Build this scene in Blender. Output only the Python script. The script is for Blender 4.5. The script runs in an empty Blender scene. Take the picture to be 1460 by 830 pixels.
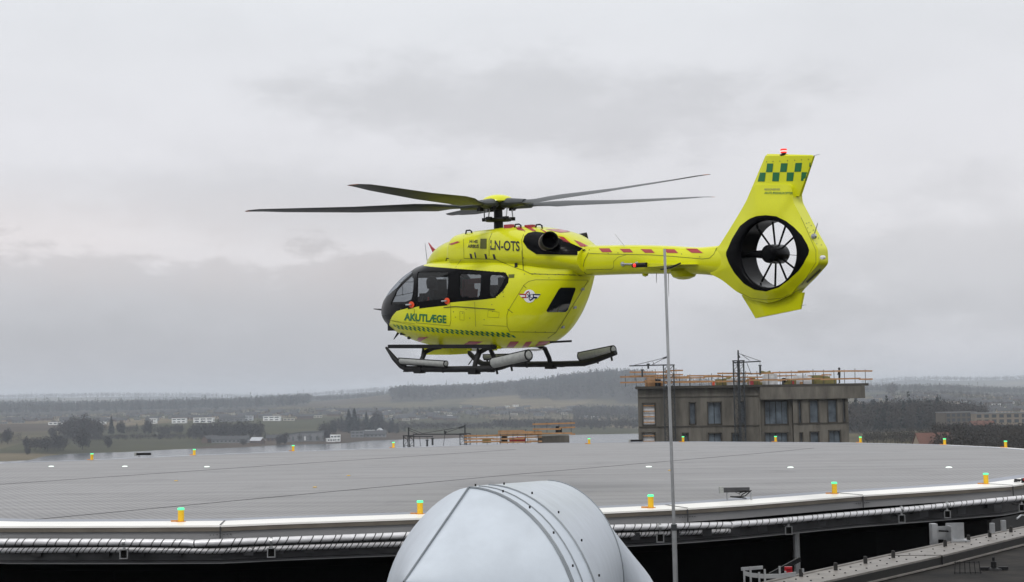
import bpy, bmesh, math, random
import numpy as np
from math import sin, cos, pi, radians, sqrt, atan, atan2, exp
from mathutils import Vector, Matrix
from mathutils.bvhtree import BVHTree
random.seed(7); RNG = np.random.default_rng(5)
SC = bpy.context.scene
COL = SC.collection
# ------------------------------------------------------------------ camera
F_PX, CXP, CYP, HOR, ROLL, EYE = 1980., 730., 415., 568., .015, 2.0
_th = atan((HOR-CYP)/F_PX); _a = atan(ROLL)
_f = np.array([0, cos(_th), sin(_th)]); _u0 = np.array([0, -sin(_th), cos(_th)]); _r0 = np.array([1., 0, 0])
CR = cos(_a)*_r0-sin(_a)*_u0; CU = sin(_a)*_r0+cos(_a)*_u0; CF = _f; CO = np.array([0, 0, EYE])
cd = bpy.data.cameras.new('camera'); cam = bpy.data.objects.new('camera', cd); COL.objects.link(cam)
cd.sensor_width = 36; cd.lens = F_PX/1460*36; cd.clip_start = .1; cd.clip_end = 60000
cam.matrix_world = Matrix(((CR[0], CU[0], -CF[0], CO[0]), (CR[1], CU[1], -CF[1], CO[1]), (CR[2], CU[2], -CF[2], CO[2]), (0, 0, 0, 1)))
SC.camera = cam
def ray(x, y): return CF+CR*(x-CXP)/F_PX-CU*(y-CYP)/F_PX
def P(x, y, d):                       # point on the sight line at depth d (world Y)
    r = ray(x, y); return CO+r*(d/r[1])
def G(x, y, z=0.):                    # point of a level surface
    r = ray(x, y); return CO+r*((z-EYE)/r[2])
# ------------------------------------------------------------------ world, sun, exposure
SUN_EL, SUN_AZ = radians(48), radians(200)
w = bpy.data.worlds.new('World'); SC.world = w; w.use_nodes = True
N = w.node_tree.nodes; L = w.node_tree.links; N.clear()
def nn(t, **k):
    n = N.new(t)
    for a, b in k.items(): setattr(n, a, b)
    return n
out = nn('ShaderNodeOutputWorld'); bg = nn('ShaderNodeBackground'); bg.inputs[1].default_value = .1
sky = nn('ShaderNodeTexSky', sky_type='NISHITA', sun_disc=False, sun_elevation=SUN_EL, sun_rotation=SUN_AZ, air_density=1, dust_density=3)
tc = nn('ShaderNodeTexCoord'); sep = nn('ShaderNodeSeparateXYZ'); L.new(tc.outputs['Generated'], sep.inputs[0])
def wm(op, a, b=None, c=None):
    n = nn('ShaderNodeMath', operation=op)
    for i, v in enumerate((a, b, c)):
        if v is None: continue
        if isinstance(v, (int, float)): n.inputs[i].default_value = v
        else: L.new(v, n.inputs[i])
    return n.outputs[0]
X_, Y_, Z_ = sep.outputs
az = wm('ARCTAN2', X_, Y_); el = wm('ARCSINE', Z_)
cmb = nn('ShaderNodeCombineXYZ'); L.new(az, cmb.inputs[0]); L.new(wm('MULTIPLY', el, 2.2), cmb.inputs[1])
def wnoise(scale, detail, rough, off):
    mp = nn('ShaderNodeMapping'); mp.inputs['Location'].default_value = off; L.new(cmb.outputs[0], mp.inputs[0])
    n = nn('ShaderNodeTexNoise'); n.inputs['Scale'].default_value = scale; n.inputs['Detail'].default_value = detail; n.inputs['Roughness'].default_value = rough
    L.new(mp.outputs[0], n.inputs[0]); return n.outputs[0]
n1 = wnoise(5.5, 6, .52, (3.1, .4, 0)); n2 = wnoise(14, 7, .6, (1.3, 2.2, 0)); n3 = wnoise(2.2, 3, .5, (7.7, 1.2, 0))
ramp = nn('ShaderNodeValToRGB'); L.new(wm('MULTIPLY', el, 1/1.5), ramp.inputs[0])
e = ramp.color_ramp.elements
def s2l(c): return tuple(((v/255)/12.92 if v/255 <= .04045 else ((v/255+.055)/1.055)**2.4) for v in c)
def stops(lst):
    while len(e) < len(lst): e.new(.5)
    for k, (p, c) in enumerate(lst): e[k].position = p; e[k].color = (*c, 1)
stops([(0, s2l((200, 199, 204))), (.035, s2l((209, 209, 213))), (.075, s2l((219, 218, 221))), (.125, s2l((223, 223, 227))), (.18, s2l((225, 227, 231))), (.35, (.95, .97, 1.0)), (.7, (1., 1., 1.))])
def blob(azpx, ypx, rx, ry, soft, warp):   # a cloud bank: mask round a direction of the sky, its edge broken by noise
    a0 = (azpx-730)/F_PX; e0 = (HOR-.0*azpx-ypx)/F_PX
    dx = wm('DIVIDE', wm('SUBTRACT', az, a0), rx/F_PX); dy = wm('DIVIDE', wm('SUBTRACT', el, e0), ry/F_PX)
    r = wm('SQRT', wm('ADD', wm('MULTIPLY', dx, dx), wm('MULTIPLY', dy, dy)))
    r = wm('ADD', r, wm('MULTIPLY', wm('SUBTRACT', n2, .5), warp))
    r = wm('ADD', r, wm('MULTIPLY', wm('SUBTRACT', n1, .5), warp))
    mr = nn('ShaderNodeMapRange', interpolation_type='SMOOTHSTEP'); L.new(r, mr.inputs[0])
    mr.inputs[1].default_value = 1-soft; mr.inputs[2].default_value = 1+soft; mr.inputs[3].default_value = 1; mr.inputs[4].default_value = 0
    return mr.outputs[0]
dark = wm('MULTIPLY', blob(150, 470, 470, 122, .16, 2.3), .17)
dark = wm('ADD', dark, wm('MULTIPLY', blob(765, 160, 320, 62, .5, 2.1), .14))
dark = wm('ADD', dark, wm('MULTIPLY', blob(360, 290, 330, 55, .6, 1.9), .09))
dark = wm('ADD', dark, wm('MULTIPLY', blob(1420, 400, 330, 95, .5, 1.9), .13))
dark = wm('ADD', dark, wm('MULTIPLY', blob(720, 480, 560, 70, .6, 1.6), .07))
dark = wm('ADD', dark, wm('MULTIPLY', blob(700, -260, 500, 90, .7, 1.4), .05))
var = wm('MULTIPLY', wm('SUBTRACT', n3, .5), .20)
var = wm('ADD', var, wm('MULTIPLY', wm('SUBTRACT', n1, .5), .15))
var = wm('ADD', var, wm('MULTIPLY', wm('SUBTRACT', n2, .5), .06))
fac = wm('SUBTRACT', wm('ADD', 1.0, var), dark)
warm = nn('ShaderNodeMixRGB', blend_type='MULTIPLY'); warm.inputs[2].default_value = (1.0, .955, .93, 1)
wmask = wm('MINIMUM', wm('ADD', wm('MULTIPLY', blob(60, 345, 330, 55, .9, 1.2), .9), wm('MULTIPLY', blob(560, 400, 240, 40, .9, 1.2), .6)), 1.0)
L.new(wmask, warm.inputs[0]); L.new(ramp.outputs[0], warm.inputs[1])
fac = wm('ADD', fac, wm('MULTIPLY', wmask, .10))
cool = nn('ShaderNodeVectorMath', operation='SCALE'); L.new(warm.outputs[0], cool.inputs[0]); L.new(wm('MULTIPLY', fac, 10.9), cool.inputs['Scale'])
mixs = nn('ShaderNodeMixRGB'); mixs.inputs[0].default_value = .97; L.new(sky.outputs[0], mixs.inputs[1]); L.new(cool.outputs[0], mixs.inputs[2])
L.new(mixs.outputs[0], bg.inputs[0]); L.new(bg.outputs[0], out.inputs[0])
sd = bpy.data.lights.new('sun', 'SUN'); sd.energy = 1.1; sd.angle = radians(14); sd.color = (1, .97, .93)
sun = bpy.data.objects.new('sun', sd); COL.objects.link(sun)
sv = Vector((sin(SUN_AZ)*cos(SUN_EL), cos(SUN_AZ)*cos(SUN_EL), sin(SUN_EL)))
sun.rotation_euler = (-sv).to_track_quat('-Z', 'Y').to_euler()
SC.view_settings.view_transform = 'Standard'; SC.view_settings.look = 'None'; SC.view_settings.gamma = 1
SC.view_settings.use_curve_mapping = False; SC.view_settings.exposure = 0.0
SC.cycles.volume_bounces = 1; SC.cycles.volume_step_rate = 1
SC.cycles.max_bounces = 8; SC.cycles.transparent_max_bounces = 16
# ------------------------------------------------------------------ materials
MATS = {}
def mat(name, col, rough=.6, metal=0., coat=0., var=.12, scale=6., bump=0., bscale=40., spec=.5, emit=None, stretch=None, col2=None, detail=5):
    m = bpy.data.materials.new(name); m.use_nodes = True; nt = m.node_tree; b = nt.nodes['Principled BSDF']
    b.inputs['Roughness'].default_value = rough; b.inputs['Metallic'].default_value = metal
    b.inputs['Coat Weight'].default_value = coat; b.inputs['Coat Roughness'].default_value = .06
    b.inputs['Specular IOR Level'].default_value = spec
    t = nt.nodes.new('ShaderNodeTexCoord'); mp = nt.nodes.new('ShaderNodeMapping'); nt.links.new(t.outputs['Object'], mp.inputs[0])
    if stretch: mp.inputs['Scale'].default_value = stretch
    n = nt.nodes.new('ShaderNodeTexNoise'); n.inputs['Scale'].default_value = scale; n.inputs['Detail'].default_value = detail; n.inputs['Roughness'].default_value = .6
    nt.links.new(mp.outputs[0], n.inputs[0])
    r = nt.nodes.new('ShaderNodeValToRGB'); r.color_ramp.elements[0].position = .3; r.color_ramp.elements[1].position = .7
    c2 = col2 or col
    r.color_ramp.elements[0].color = (*[max(0, c*(1-var)) for c in col], 1); r.color_ramp.elements[1].color = (*[min(1, c*(1+var)) for c in c2], 1)
    nt.links.new(n.outputs[0], r.inputs[0]); nt.links.new(r.outputs[0], b.inputs['Base Color'])
    if bump:
        bn = nt.nodes.new('ShaderNodeTexNoise'); bn.inputs['Scale'].default_value = bscale; bn.inputs['Detail'].default_value = 4
        nt.links.new(mp.outputs[0], bn.inputs[0])
        bp = nt.nodes.new('ShaderNodeBump'); bp.inputs['Strength'].default_value = bump; bp.inputs['Distance'].default_value = .02
        nt.links.new(bn.outputs[0], bp.inputs['Height']); nt.links.new(bp.outputs[0], b.inputs['Normal'])
    if emit:
        b.inputs['Emission Color'].default_value = (*emit[0], 1); b.inputs['Emission Strength'].default_value = emit[1]
    MATS[name] = m; return m
YEL = mat('yellow_paint', (.66, .68, .004), .36, coat=.4, var=.045, scale=2.5, spec=.3, bump=.02, bscale=2.2)
BLK = mat('black_paint', (.004, .004, .005), .22, coat=.0, var=.15, spec=.06)
MBLK = mat('black_metal', (.007, .007, .008), .5, var=.25, scale=9, spec=.25)
LIN = mat('dark_lining', (.012, .013, .015), .8, spec=.2)
RED = mat('red_film', (.36, .012, .02), .35, coat=.5, var=.04)
GRN = mat('green_film', (.012, .15, .045), .4, var=.04)
WHT = mat('white_film', (.8, .8, .82), .4, var=.03)
NAV = mat('navy_film', (.01, .015, .07), .4, var=.03)
INK = mat('black_lettering', (.01, .01, .012), .4, var=.02)
LINE = mat('panel_gap', (.10, .11, .008), .6, var=.05)
RIV = mat('dark_fastener', (.05, .055, .05), .4, metal=.5)
BAG = mat('grey_float_fabric', (.30, .31, .30), .7, var=.14, scale=14, bump=.5, bscale=30)
BLADE = mat('rotor_blade_grey', (.035, .041, .046), .45, var=.15, scale=3)
TIP = mat('rotor_tip', (.35, .12, .06), .5)
ORNG = mat('orange_plastic', (.85, .08, .01), .4, var=.04)
STEEL = mat('steel', (.42, .43, .44), .35, metal=.8, var=.15)
SOOT = mat('burnt_metal', (.012, .011, .011), .6, metal=.4, var=.4)
BEIGEM = mat('heat_stained_rim', (.26, .22, .18), .4, metal=.7, var=.3)
REDC = mat('red_cloth', (.30, .025, .02), .8)
SKIN = mat('skin', (.45, .28, .2), .6)
BEACON = mat('beacon_red_glow', (.6, .03, .02), .4, emit=((1, .03, .02), 1.0))
BEACW = mat('beacon_white_glow', (.9, .8, .8), .4, emit=((1, .55, .5), 1.0))
GREENL = mat('green_lamp_glow', (.1, .8, .35), .4, emit=((.10, 1, .38), .9))
WHTL = mat('white_lamp_glow', (.9, .95, .9), .4, emit=((.75, 1, .85), 1.0))
YPOST = mat('yellow_post_paint', (.78, .47, .01), .5, var=.08)
ALU = mat('aluminium_edge', (.27, .29, .34), .5, metal=.2, var=.08, scale=1.2)
WALU = mat('cream_aluminium', (.90, .89, .85), .34, var=.05, scale=.8, spec=.8)
FASC = mat('brushed_fascia', (.23, .23, .235), .5, metal=.2, var=.14, scale=1.4, stretch=(.4, .4, 3))
DKFASC = mat('fascia_lip_shade', (.12, .105, .085), .5, var=.25, scale=2.)  # dark tone stands for the shadow under the deck rim
DKST = mat('dark_steel', (.055, .056, .06), .5, metal=.3, var=.25, scale=3)
VOID = mat('shade_black', (.004, .004, .004), .9, var=.3, spec=.1)  # near black: the shade under the deck is put into the colour
GALV = mat('galvanised_duct', (.53, .58, .64), .40, metal=.35, var=.07, scale=7, bump=.05, bscale=5, detail=12)
GSEAM = mat('duct_seam', (.20, .22, .24), .4, metal=.5)
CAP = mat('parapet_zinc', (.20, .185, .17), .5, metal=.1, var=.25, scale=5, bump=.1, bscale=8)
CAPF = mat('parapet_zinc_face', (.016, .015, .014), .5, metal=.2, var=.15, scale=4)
MEMB = mat('roof_membrane', (.010, .010, .011), .8, spec=.15, var=.5, scale=2.2, bump=.3, bscale=9, col2=(.020, .018, .016))
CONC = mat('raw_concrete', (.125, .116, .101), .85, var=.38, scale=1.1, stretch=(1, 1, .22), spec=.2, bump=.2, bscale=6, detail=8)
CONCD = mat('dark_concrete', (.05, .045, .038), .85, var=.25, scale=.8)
WGLS = mat('window_film', (.05, .065, .085), .35, var=.3, scale=.8, col2=(.10, .125, .15))
TIMB = mat('pale_timber', (.38, .21, .095), .8, var=.25, scale=2)
TARP = mat('olive_pallet', (.16, .14, .045), .8, var=.3, scale=1.5)
SHEET = mat('white_sheeting', (.55, .56, .58), .6, var=.25, scale=1.8)
MAST = mat('mast_dark_steel', (.03, .034, .038), .5)
DKCL = mat('dark_workwear', (.012, .012, .016), .8)
def glass(name, tint, fac):
    m = bpy.data.materials.new(name); m.use_nodes = True; nt = m.node_tree; nt.nodes.clear()
    o = nt.nodes.new('ShaderNodeOutputMaterial'); mx = nt.nodes.new('ShaderNodeMixShader'); t = nt.nodes.new('ShaderNodeBsdfTransparent'); g = nt.nodes.new('ShaderNodeBsdfGlossy')
    nz = nt.nodes.new('ShaderNodeTexNoise'); nz.inputs['Scale'].default_value = 3
    rr = nt.nodes.new('ShaderNodeMapRange'); rr.inputs[3].default_value = .02; rr.inputs[4].default_value = .07
    nt.links.new(nz.outputs[0], rr.inputs[0]); nt.links.new(rr.outputs[0], g.inputs['Roughness'])
    t.inputs[0].default_value = (*tint, 1); mx.inputs[0].default_value = fac
    nt.links.new(t.outputs[0], mx.inputs[1]); nt.links.new(g.outputs[0], mx.inputs[2]); nt.links.new(mx.outputs[0], o.inputs[0])
    return m
GLS = glass('cabin_glass', (.44, .46, .47), .05)
WSGLS = glass('windshield_glass', (.66, .69, .72), .06)
DGLS = mat('smoked_glass', (.008, .010, .012), .08, var=.1, coat=.2)
# ------------------------------------------------------------------ mesh helpers
class M:
    def __init__(s): s.v = []; s.f = []; s.mi = []; s.cur = 0
    def add(s, vs, fs):
        b = len(s.v); s.v += [tuple(map(float, p)) for p in vs]
        for f in fs: s.f.append(tuple(b+i for i in f)); s.mi.append(s.cur)
        return s
    def box(s, c, d, R=None):
        c = np.asarray(c, float); hx, hy, hz = [q/2 for q in d]
        vs = [np.array((x, y, z)) for x in (-hx, hx) for y in (-hy, hy) for z in (-hz, hz)]
        if R is not None: vs = [R@p for p in vs]
        return s.add([c+p for p in vs], [(0, 1, 3, 2), (4, 6, 7, 5), (0, 4, 5, 1), (2, 3, 7, 6), (0, 2, 6, 4), (1, 5, 7, 3)])
    def bar(s, a, b, wd, ht=None, up=(0, 0, 1)):
        a = np.asarray(a, float); b = np.asarray(b, float); ht = ht or wd
        d = b-a; l = np.linalg.norm(d)
        if l < 1e-6: return s
        d = d/l; up = np.asarray(up, float)
        if abs(d@up) > .97: up = np.array((1., 0, 0))
        x = np.cross(d, up); x /= np.linalg.norm(x); z = np.cross(x, d)
        return s.box((a+b)/2, (wd, l, ht), np.stack([x, d, z], 1))
    def tube(s, pts, r, n=10, caps=True, flat=None):
        pts = [np.asarray(p, float) for p in pts]; rs = r if hasattr(r, '__len__') else [r]*len(pts)
        rings = []; px = None
        for i, p in enumerate(pts):
            t = pts[min(i+1, len(pts)-1)]-pts[max(i-1, 0)]; t = t/np.linalg.norm(t)
            if px is None:
                a = np.array((0, 0, 1.)) if abs(t[2]) < .9 else np.array((1., 0, 0)); px = np.cross(t, a)
            px = px-t*(px@t); px /= np.linalg.norm(px); y = np.cross(t, px)
            rings.append([p+rs[i]*(cos(2*pi*k/n)*px+(flat or 1)*sin(2*pi*k/n)*y) for k in range(n)])
        return s.loft(rings, caps)
    def loft(s, rings, caps=True, closed=True):
        n = len(rings[0]); vs = [p for r in rings for p in r]; fs = []
        for i in range(len(rings)-1):
            for k in range(n if closed else n-1):
                k2 = (k+1) % n; fs.append((i*n+k, i*n+k2, (i+1)*n+k2, (i+1)*n+k))
        if caps: fs += [tuple(range(n))[::-1], tuple((len(rings)-1)*n+k for k in range(n))]
        return s.add(vs, fs)
    def prism(s, poly, off):           # closed polygon (3-D points) extruded by a vector
        n = len(poly); off = np.asarray(off, float); a = [np.asarray(p, float) for p in poly]
        return s.add(a+[p+off for p in a], [tuple(range(n))[::-1], tuple(range(n, 2*n))]+[(k, (k+1) % n, n+(k+1) % n, n+k) for k in range(n)])
    def lathe(s, prof, c=(0, 0, 0), n=16, R=None, caps=True):   # prof (r,z)
        c = np.asarray(c, float); rings = []
        for r, z in prof:
            q = [np.array((r*cos(2*pi*k/n), r*sin(2*pi*k/n), z)) for k in range(n)]
            if R is not None: q = [R@p for p in q]
            rings.append([c+p for p in q])
        return s.loft(rings, caps)
    def build(s, name, m=None, parent=None, smooth=False, mats=None, fixn=True):
        me = bpy.data.meshes.new(name); me.from_pydata(s.v, [], s.f); me.update()
        for q in (mats or [m]): me.materials.append(q)
        if mats: me.polygons.foreach_set('material_index', s.mi)
        if fixn:
            bm = bmesh.new(); bm.from_mesh(me); bmesh.ops.recalc_face_normals(bm, faces=bm.faces[:]); bm.to_mesh(me); bm.free()
        if smooth:
            me.polygons.foreach_set('use_smooth', [True]*len(me.polygons))
            try: me.set_sharp_from_angle(angle=radians(35))
            except Exception: pass
        o = bpy.data.objects.new(name, me); COL.objects.link(o)
        if parent: o.parent = parent
        return o
def raw(name, V, Fc, mats, mi=None, parent=None, smooth=True):
    me = bpy.data.meshes.new(name); V = np.asarray(V, np.float32); Fc = np.asarray(Fc, np.int32); k = Fc.shape[1]
    me.vertices.add(len(V)); me.vertices.foreach_set('co', V.ravel())
    me.loops.add(Fc.size); me.loops.foreach_set('vertex_index', Fc.ravel())
    me.polygons.add(len(Fc)); me.polygons.foreach_set('loop_start', np.arange(0, Fc.size, k, dtype=np.int32))
    for m in mats: me.materials.append(m)
    if mi is not None: me.polygons.foreach_set('material_index', np.asarray(mi, np.int32))
    me.polygons.foreach_set('use_smooth', np.full(len(Fc), smooth))
    me.update(calc_edges=True); me.validate()
    o = bpy.data.objects.new(name, me); COL.objects.link(o)
    if parent: o.parent = parent
    return o
def tag(o, label=None, cat=None, group=None, kind=None):
    if label: o['label'] = label
    if cat: o['category'] = cat
    if group: o['group'] = group
    if kind: o['kind'] = kind
    return o
def thing(name, label, cat, loc=(0, 0, 0), rz=0, group=None):
    o = bpy.data.objects.new(name, None); COL.objects.link(o); o.location = loc; o.rotation_euler = (0, 0, rz); o.empty_display_size = .2
    return tag(o, label, cat, group)
KIDS = {}
def copy_tree(o, parent=None):
    c = o.copy(); COL.objects.link(c)
    if parent: c.parent = parent
    for ch in [q for q in COL.objects if q.parent == o]: copy_tree(ch, c)
    return c
# ------------------------------------------------------------------ terrain
COLS = {  # pixel column -> (distance, pixel row the bare ground would show at); rows are turned into real heights
 -500: [(1000, 668), (1300, 650), (1800, 622), (2600, 606), (3600, 600), (5000, 600), (9000, 584), (13000, 590)],
 0: [(1050, 660), (1080, 655), (1250, 640), (1500, 622), (1900, 606), (2600, 598), (3200, 592), (4300, 583), (5200, 592), (6500, 580), (9000, 569), (13000, 590)],
 150: [(1205, 648), (1235, 644), (1350, 634), (1600, 617), (1900, 605), (2400, 597), (3000, 592), (4300, 581), (5200, 590), (6500, 578), (9000, 567), (13000, 590)],
 300: [(1275, 641), (1310, 637.5), (1450, 628), (1700, 611), (1950, 601), (2500, 592), (3200, 587), (4300, 576), (5200, 584), (6500, 575), (9000, 564), (13000, 590)],
 450: [(1350, 634.5), (1385, 632), (1500, 625), (1750, 610), (2050, 598), (2600, 588), (3200, 581), (4300, 570), (5000, 572), (9000, 568), (13000, 590)],
 600: [(1475, 627), (1510, 624.5), (1700, 615), (2100, 602), (2500, 590), (3000, 580), (4000, 558), (5000, 570), (9000, 562), (13000, 590)],
 750: [(1540, 622), (1575, 619.5), (1800, 611), (2200, 600), (2500, 590), (2850, 582), (3100, 572), (3800, 548), (5000, 570), (9000, 575), (13000, 590)],
 860: [(1560, 620.5), (1595, 618), (1800, 610), (2200, 600), (2600, 589), (3000, 576), (3800, 537), (5000, 560), (9000, 575), (13000, 590)],
 1000: [(1580, 620), (1600, 617), (2000, 604), (2600, 588), (3000, 575), (3800, 548), (5000, 562), (9000, 560), (13000, 590)],
 1180: [(500, 655), (900, 618), (1400, 600), (2200, 576), (2600, 566), (3600, 560), (5000, 560), (9000, 548), (13000, 585)],
 1300: [(400, 665), (560, 640), (800, 622), (1000, 612), (1500, 588), (2200, 572), (2600, 563), (3600, 558), (5000, 556), (9000, 547), (13000, 585)],
 1460: [(330, 680), (500, 650), (800, 622), (1100, 606), (1600, 590), (2200, 576), (2800, 566), (3600, 562), (5000, 556), (9000, 546), (13000, 585)],
 2000: [(330, 675), (800, 614), (1600, 585), (2800, 560), (5000, 550), (9000, 540), (13000, 570)]}
_ck = sorted(COLS); LAKE = -40.0
_cz = []
for k in _ck:
    ds = []; zs = []
    for d, y in COLS[k]:
        r = ray(k, y); ds.append(d); zs.append(EYE+r[2]/r[1]*d)
    if k <= 1000: ds = [ds[0]-60]+ds; zs = [LAKE-4]+zs; zs[1] = LAKE-1.0; zs[2] = max(zs[2], LAKE+1.0)
    _cz.append((np.array(ds), np.array(zs)))
def _hash(ix, iy):
    h = (ix*374761393+iy*668265263) & 0x7fffffff; h = ((h ^ (h >> 13))*1274126177) & 0x7fffffff
    return ((h ^ (h >> 16)) & 0xffff)/65535.
def vnoise(x, y):
    x = np.asarray(x, float); y = np.asarray(y, float)
    ix = np.floor(x).astype(np.int64); iy = np.floor(y).astype(np.int64); fx = x-ix; fy = y-iy; fx = fx*fx*(3-2*fx); fy = fy*fy*(3-2*fy)
    return (_hash(ix, iy)*(1-fx)+_hash(ix+1, iy)*fx)*(1-fy)+(_hash(ix, iy+1)*(1-fx)+_hash(ix+1, iy+1)*fx)*fy
def terr(X, Y):
    X = np.atleast_1d(np.asarray(X, float)); Y = np.atleast_1d(np.asarray(Y, float))
    Ys = np.maximum(Y, np.maximum(1.0, np.abs(X)*.9)); D = np.maximum(Y, np.hypot(X, Y)*.72)
    b = np.clip(CXP+F_PX*X/Ys, -500, 2000)
    zc = np.stack([np.interp(D, d, z) for d, z in _cz])
    i = np.clip(np.searchsorted(_ck, b)-1, 0, len(_ck)-2); ck = np.array(_ck, float)
    t = (b-ck[i])/(ck[i+1]-ck[i]); t = t*t*(3-2*t)
    idx = np.arange(len(b)); z = zc[i, idx]*(1-t)+zc[i+1, idx]*t
    amp = np.clip((D-1700)/2500, 0, 1)
    z = z+amp*((vnoise(X/420, Y/420)-.5)*14+(vnoise(X/130+9, Y/130)-.5)*4)
    z = z+np.clip((D-6500)/1500, 0, 1)*(vnoise(X/900+3, Y/1500)-.5)*55
    return z
def tz(x, y): return float(terr([x], [y])[0])
def LP(px, d):                       # ground point on the bearing of a pixel column at distance d
    r = ray(px, HOR); x = r[0]/r[1]*d; return (x, d, tz(x, d))
ang = np.concatenate([np.radians(np.arange(-24, 24.01, .16)), np.radians(np.arange(27, 334, 4.))])
rad = np.concatenate([[2.], np.geomspace(45, 12400, 190)])
A, Rr = np.meshgrid(ang, rad); TX = Rr*np.sin(A); TY = Rr*np.cos(A)
TZ = terr(TX.ravel(), TY.ravel()); TZ = np.minimum(TZ, 900)
na, nr = len(ang), len(rad)
ii = np.arange(nr-1)[:, None]*na; jj = np.arange(na)[None]; j2 = (jj+1) % na
TFc = np.stack([ii+jj, ii+j2, ii+na+j2, ii+na+jj], -1).reshape(-1, 4)
fld = bpy.data.materials.new('winter_fields'); fld.use_nodes = True; nt = fld.node_tree; bb = nt.nodes['Principled BSDF']; bb.inputs['Roughness'].default_value = .95; bb.inputs['Specular IOR Level'].default_value = .1
t = nt.nodes.new('ShaderNodeTexCoord'); vo = nt.nodes.new('ShaderNodeTexVoronoi'); vo.inputs['Scale'].default_value = .0032
mpp = nt.nodes.new('ShaderNodeMapping'); mpp.inputs['Scale'].default_value = (1, .55, 1); mpp.inputs['Rotation'].default_value = (0, 0, .3)
nz = nt.nodes.new('ShaderNodeTexNoise'); nz.inputs['Scale'].default_value = .012; nz.inputs['Detail'].default_value = 8
nt.links.new(t.outputs['Object'], mpp.inputs[0]); nt.links.new(mpp.outputs[0], vo.inputs[0]); nt.links.new(t.outputs['Object'], nz.inputs[0])
rp = nt.nodes.new('ShaderNodeValToRGB'); rp.color_ramp.interpolation = 'CONSTANT'
sepc = nt.nodes.new('ShaderNodeSeparateColor'); nt.links.new(vo.outputs['Color'], sepc.inputs[0]); nt.links.new(sepc.outputs[0], rp.inputs[0])
el_ = rp.color_ramp.elements
for k, (p_, c_) in enumerate([(0, (.050, .050, .024)), (.22, (.085, .075, .043)), (.42, (.13, .108, .065)), (.6, (.048, .050, .022)), (.78, (.065, .050, .036))]):
    if k > 1: el_.new(p_)
    el_[k].position = p_; el_[k].color = (*c_, 1)
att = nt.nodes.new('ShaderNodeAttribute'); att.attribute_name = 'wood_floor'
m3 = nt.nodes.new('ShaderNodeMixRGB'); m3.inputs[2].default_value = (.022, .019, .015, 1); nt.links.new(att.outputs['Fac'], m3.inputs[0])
m2 = nt.nodes.new('ShaderNodeMixRGB'); m2.blend_type = 'MULTIPLY'; m2.inputs[0].default_value = .7
r2 = nt.nodes.new('ShaderNodeValToRGB'); r2.color_ramp.elements[0].color = (.45, .45, .45, 1); r2.color_ramp.elements[1].color = (1.3, 1.25, 1.2, 1); r2.color_ramp.elements[0].position = .3; r2.color_ramp.elements[1].position = .7
nt.links.new(nz.outputs[0], r2.inputs[0]); nt.links.new(rp.outputs[0], m2.inputs[1]); nt.links.new(r2.outputs[0], m2.inputs[2]); nt.links.new(m2.outputs[0], m3.inputs[1]); nt.links.new(m3.outputs[0], bb.inputs['Base Color'])
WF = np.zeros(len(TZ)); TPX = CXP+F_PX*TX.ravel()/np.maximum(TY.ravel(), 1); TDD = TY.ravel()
ground = raw('ground', np.stack([TX.ravel(), TY.ravel(), TZ], 1), TFc[:, ::-1], [fld]); tag(ground, kind='structure')
# lake
wat = mat('lake_water', (.06, .07, .08), .18, var=.15, scale=.01, bump=.06, bscale=.5, spec=.8)
lk = M(); lk.add([(-2500, 60, LAKE), (900, 60, LAKE), (900, 2600, LAKE), (-2500, 2600, LAKE)], [(0, 1, 2, 3)])
tag(lk.build('lake', wat), kind='structure')
# ------------------------------------------------------------------ woods and trees
WOOD = mat('bare_wood_crowns', (.030, .026, .023), .9, var=.3, scale=.03, col2=(.042, .036, .030), spec=.1)
WOODG = mat('spruce_crowns', (.014, .019, .016), .9, var=.3, scale=.03, spec=.1)
TRK = mat('bark', (.04, .035, .028), .9, spec=.1)
class Cloud:
    def __init__(s): s.T = []; s.mi = []
    def tris(s, c, size, mi):            # c (n,3) centres, random triangles
        n = len(c); d1 = RNG.normal(size=(n, 3)); d2 = RNG.normal(size=(n, 3))
        d1 /= np.linalg.norm(d1, axis=1)[:, None]; d2 /= np.linalg.norm(d2, axis=1)[:, None]
        sz = np.asarray(size).reshape(-1, 1)*np.ones((n, 1))*RNG.uniform(.6, 1.4, (n, 1))
        s.T.append(np.stack([c+d1*sz, c-d1*sz*.6+d2*sz*.8, c-d2*sz], 1)); s.mi.append(np.full(n, mi))
    def trunk(s, p, h, r, mi=0, lean=0):
        p = np.asarray(p, float); a = np.array((r, 0, 0)); b = np.array((0, r, 0)); t = p+np.array((lean, 0, h))
        s.T.append(np.array([[p-a, p+a, t], [p-b, p+b, t]])); s.mi.append(np.full(2, mi))
    def build(s, name, mats, parent=None):
        T = np.concatenate(s.T); mi = np.concatenate(s.mi)
        return raw(name, T.reshape(-1, 3), np.arange(len(T)*3).reshape(-1, 3), mats, mi, parent, smooth=False)
def decid(cl, p, h, w_, n, size, mi=1, tmi=0):
    p = np.asarray(p, float); u = RNG.normal(size=(n, 3)); u /= np.linalg.norm(u, axis=1)[:, None]; r = RNG.uniform(.25, 1, n)**.6
    lob = 1+.3*np.sin(u[:, 0]*6+RNG.uniform(0, 6))*np.cos(u[:, 2]*5+RNG.uniform(0, 6))+.15*np.sin(u[:, 1]*9+RNG.uniform(0, 6))
    c = p+np.array((0, 0, h*.60))+u*np.array((w_/2, w_/2, h*.42))*(r*lob)[:, None]
    cl.tris(c, size, mi)
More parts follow.
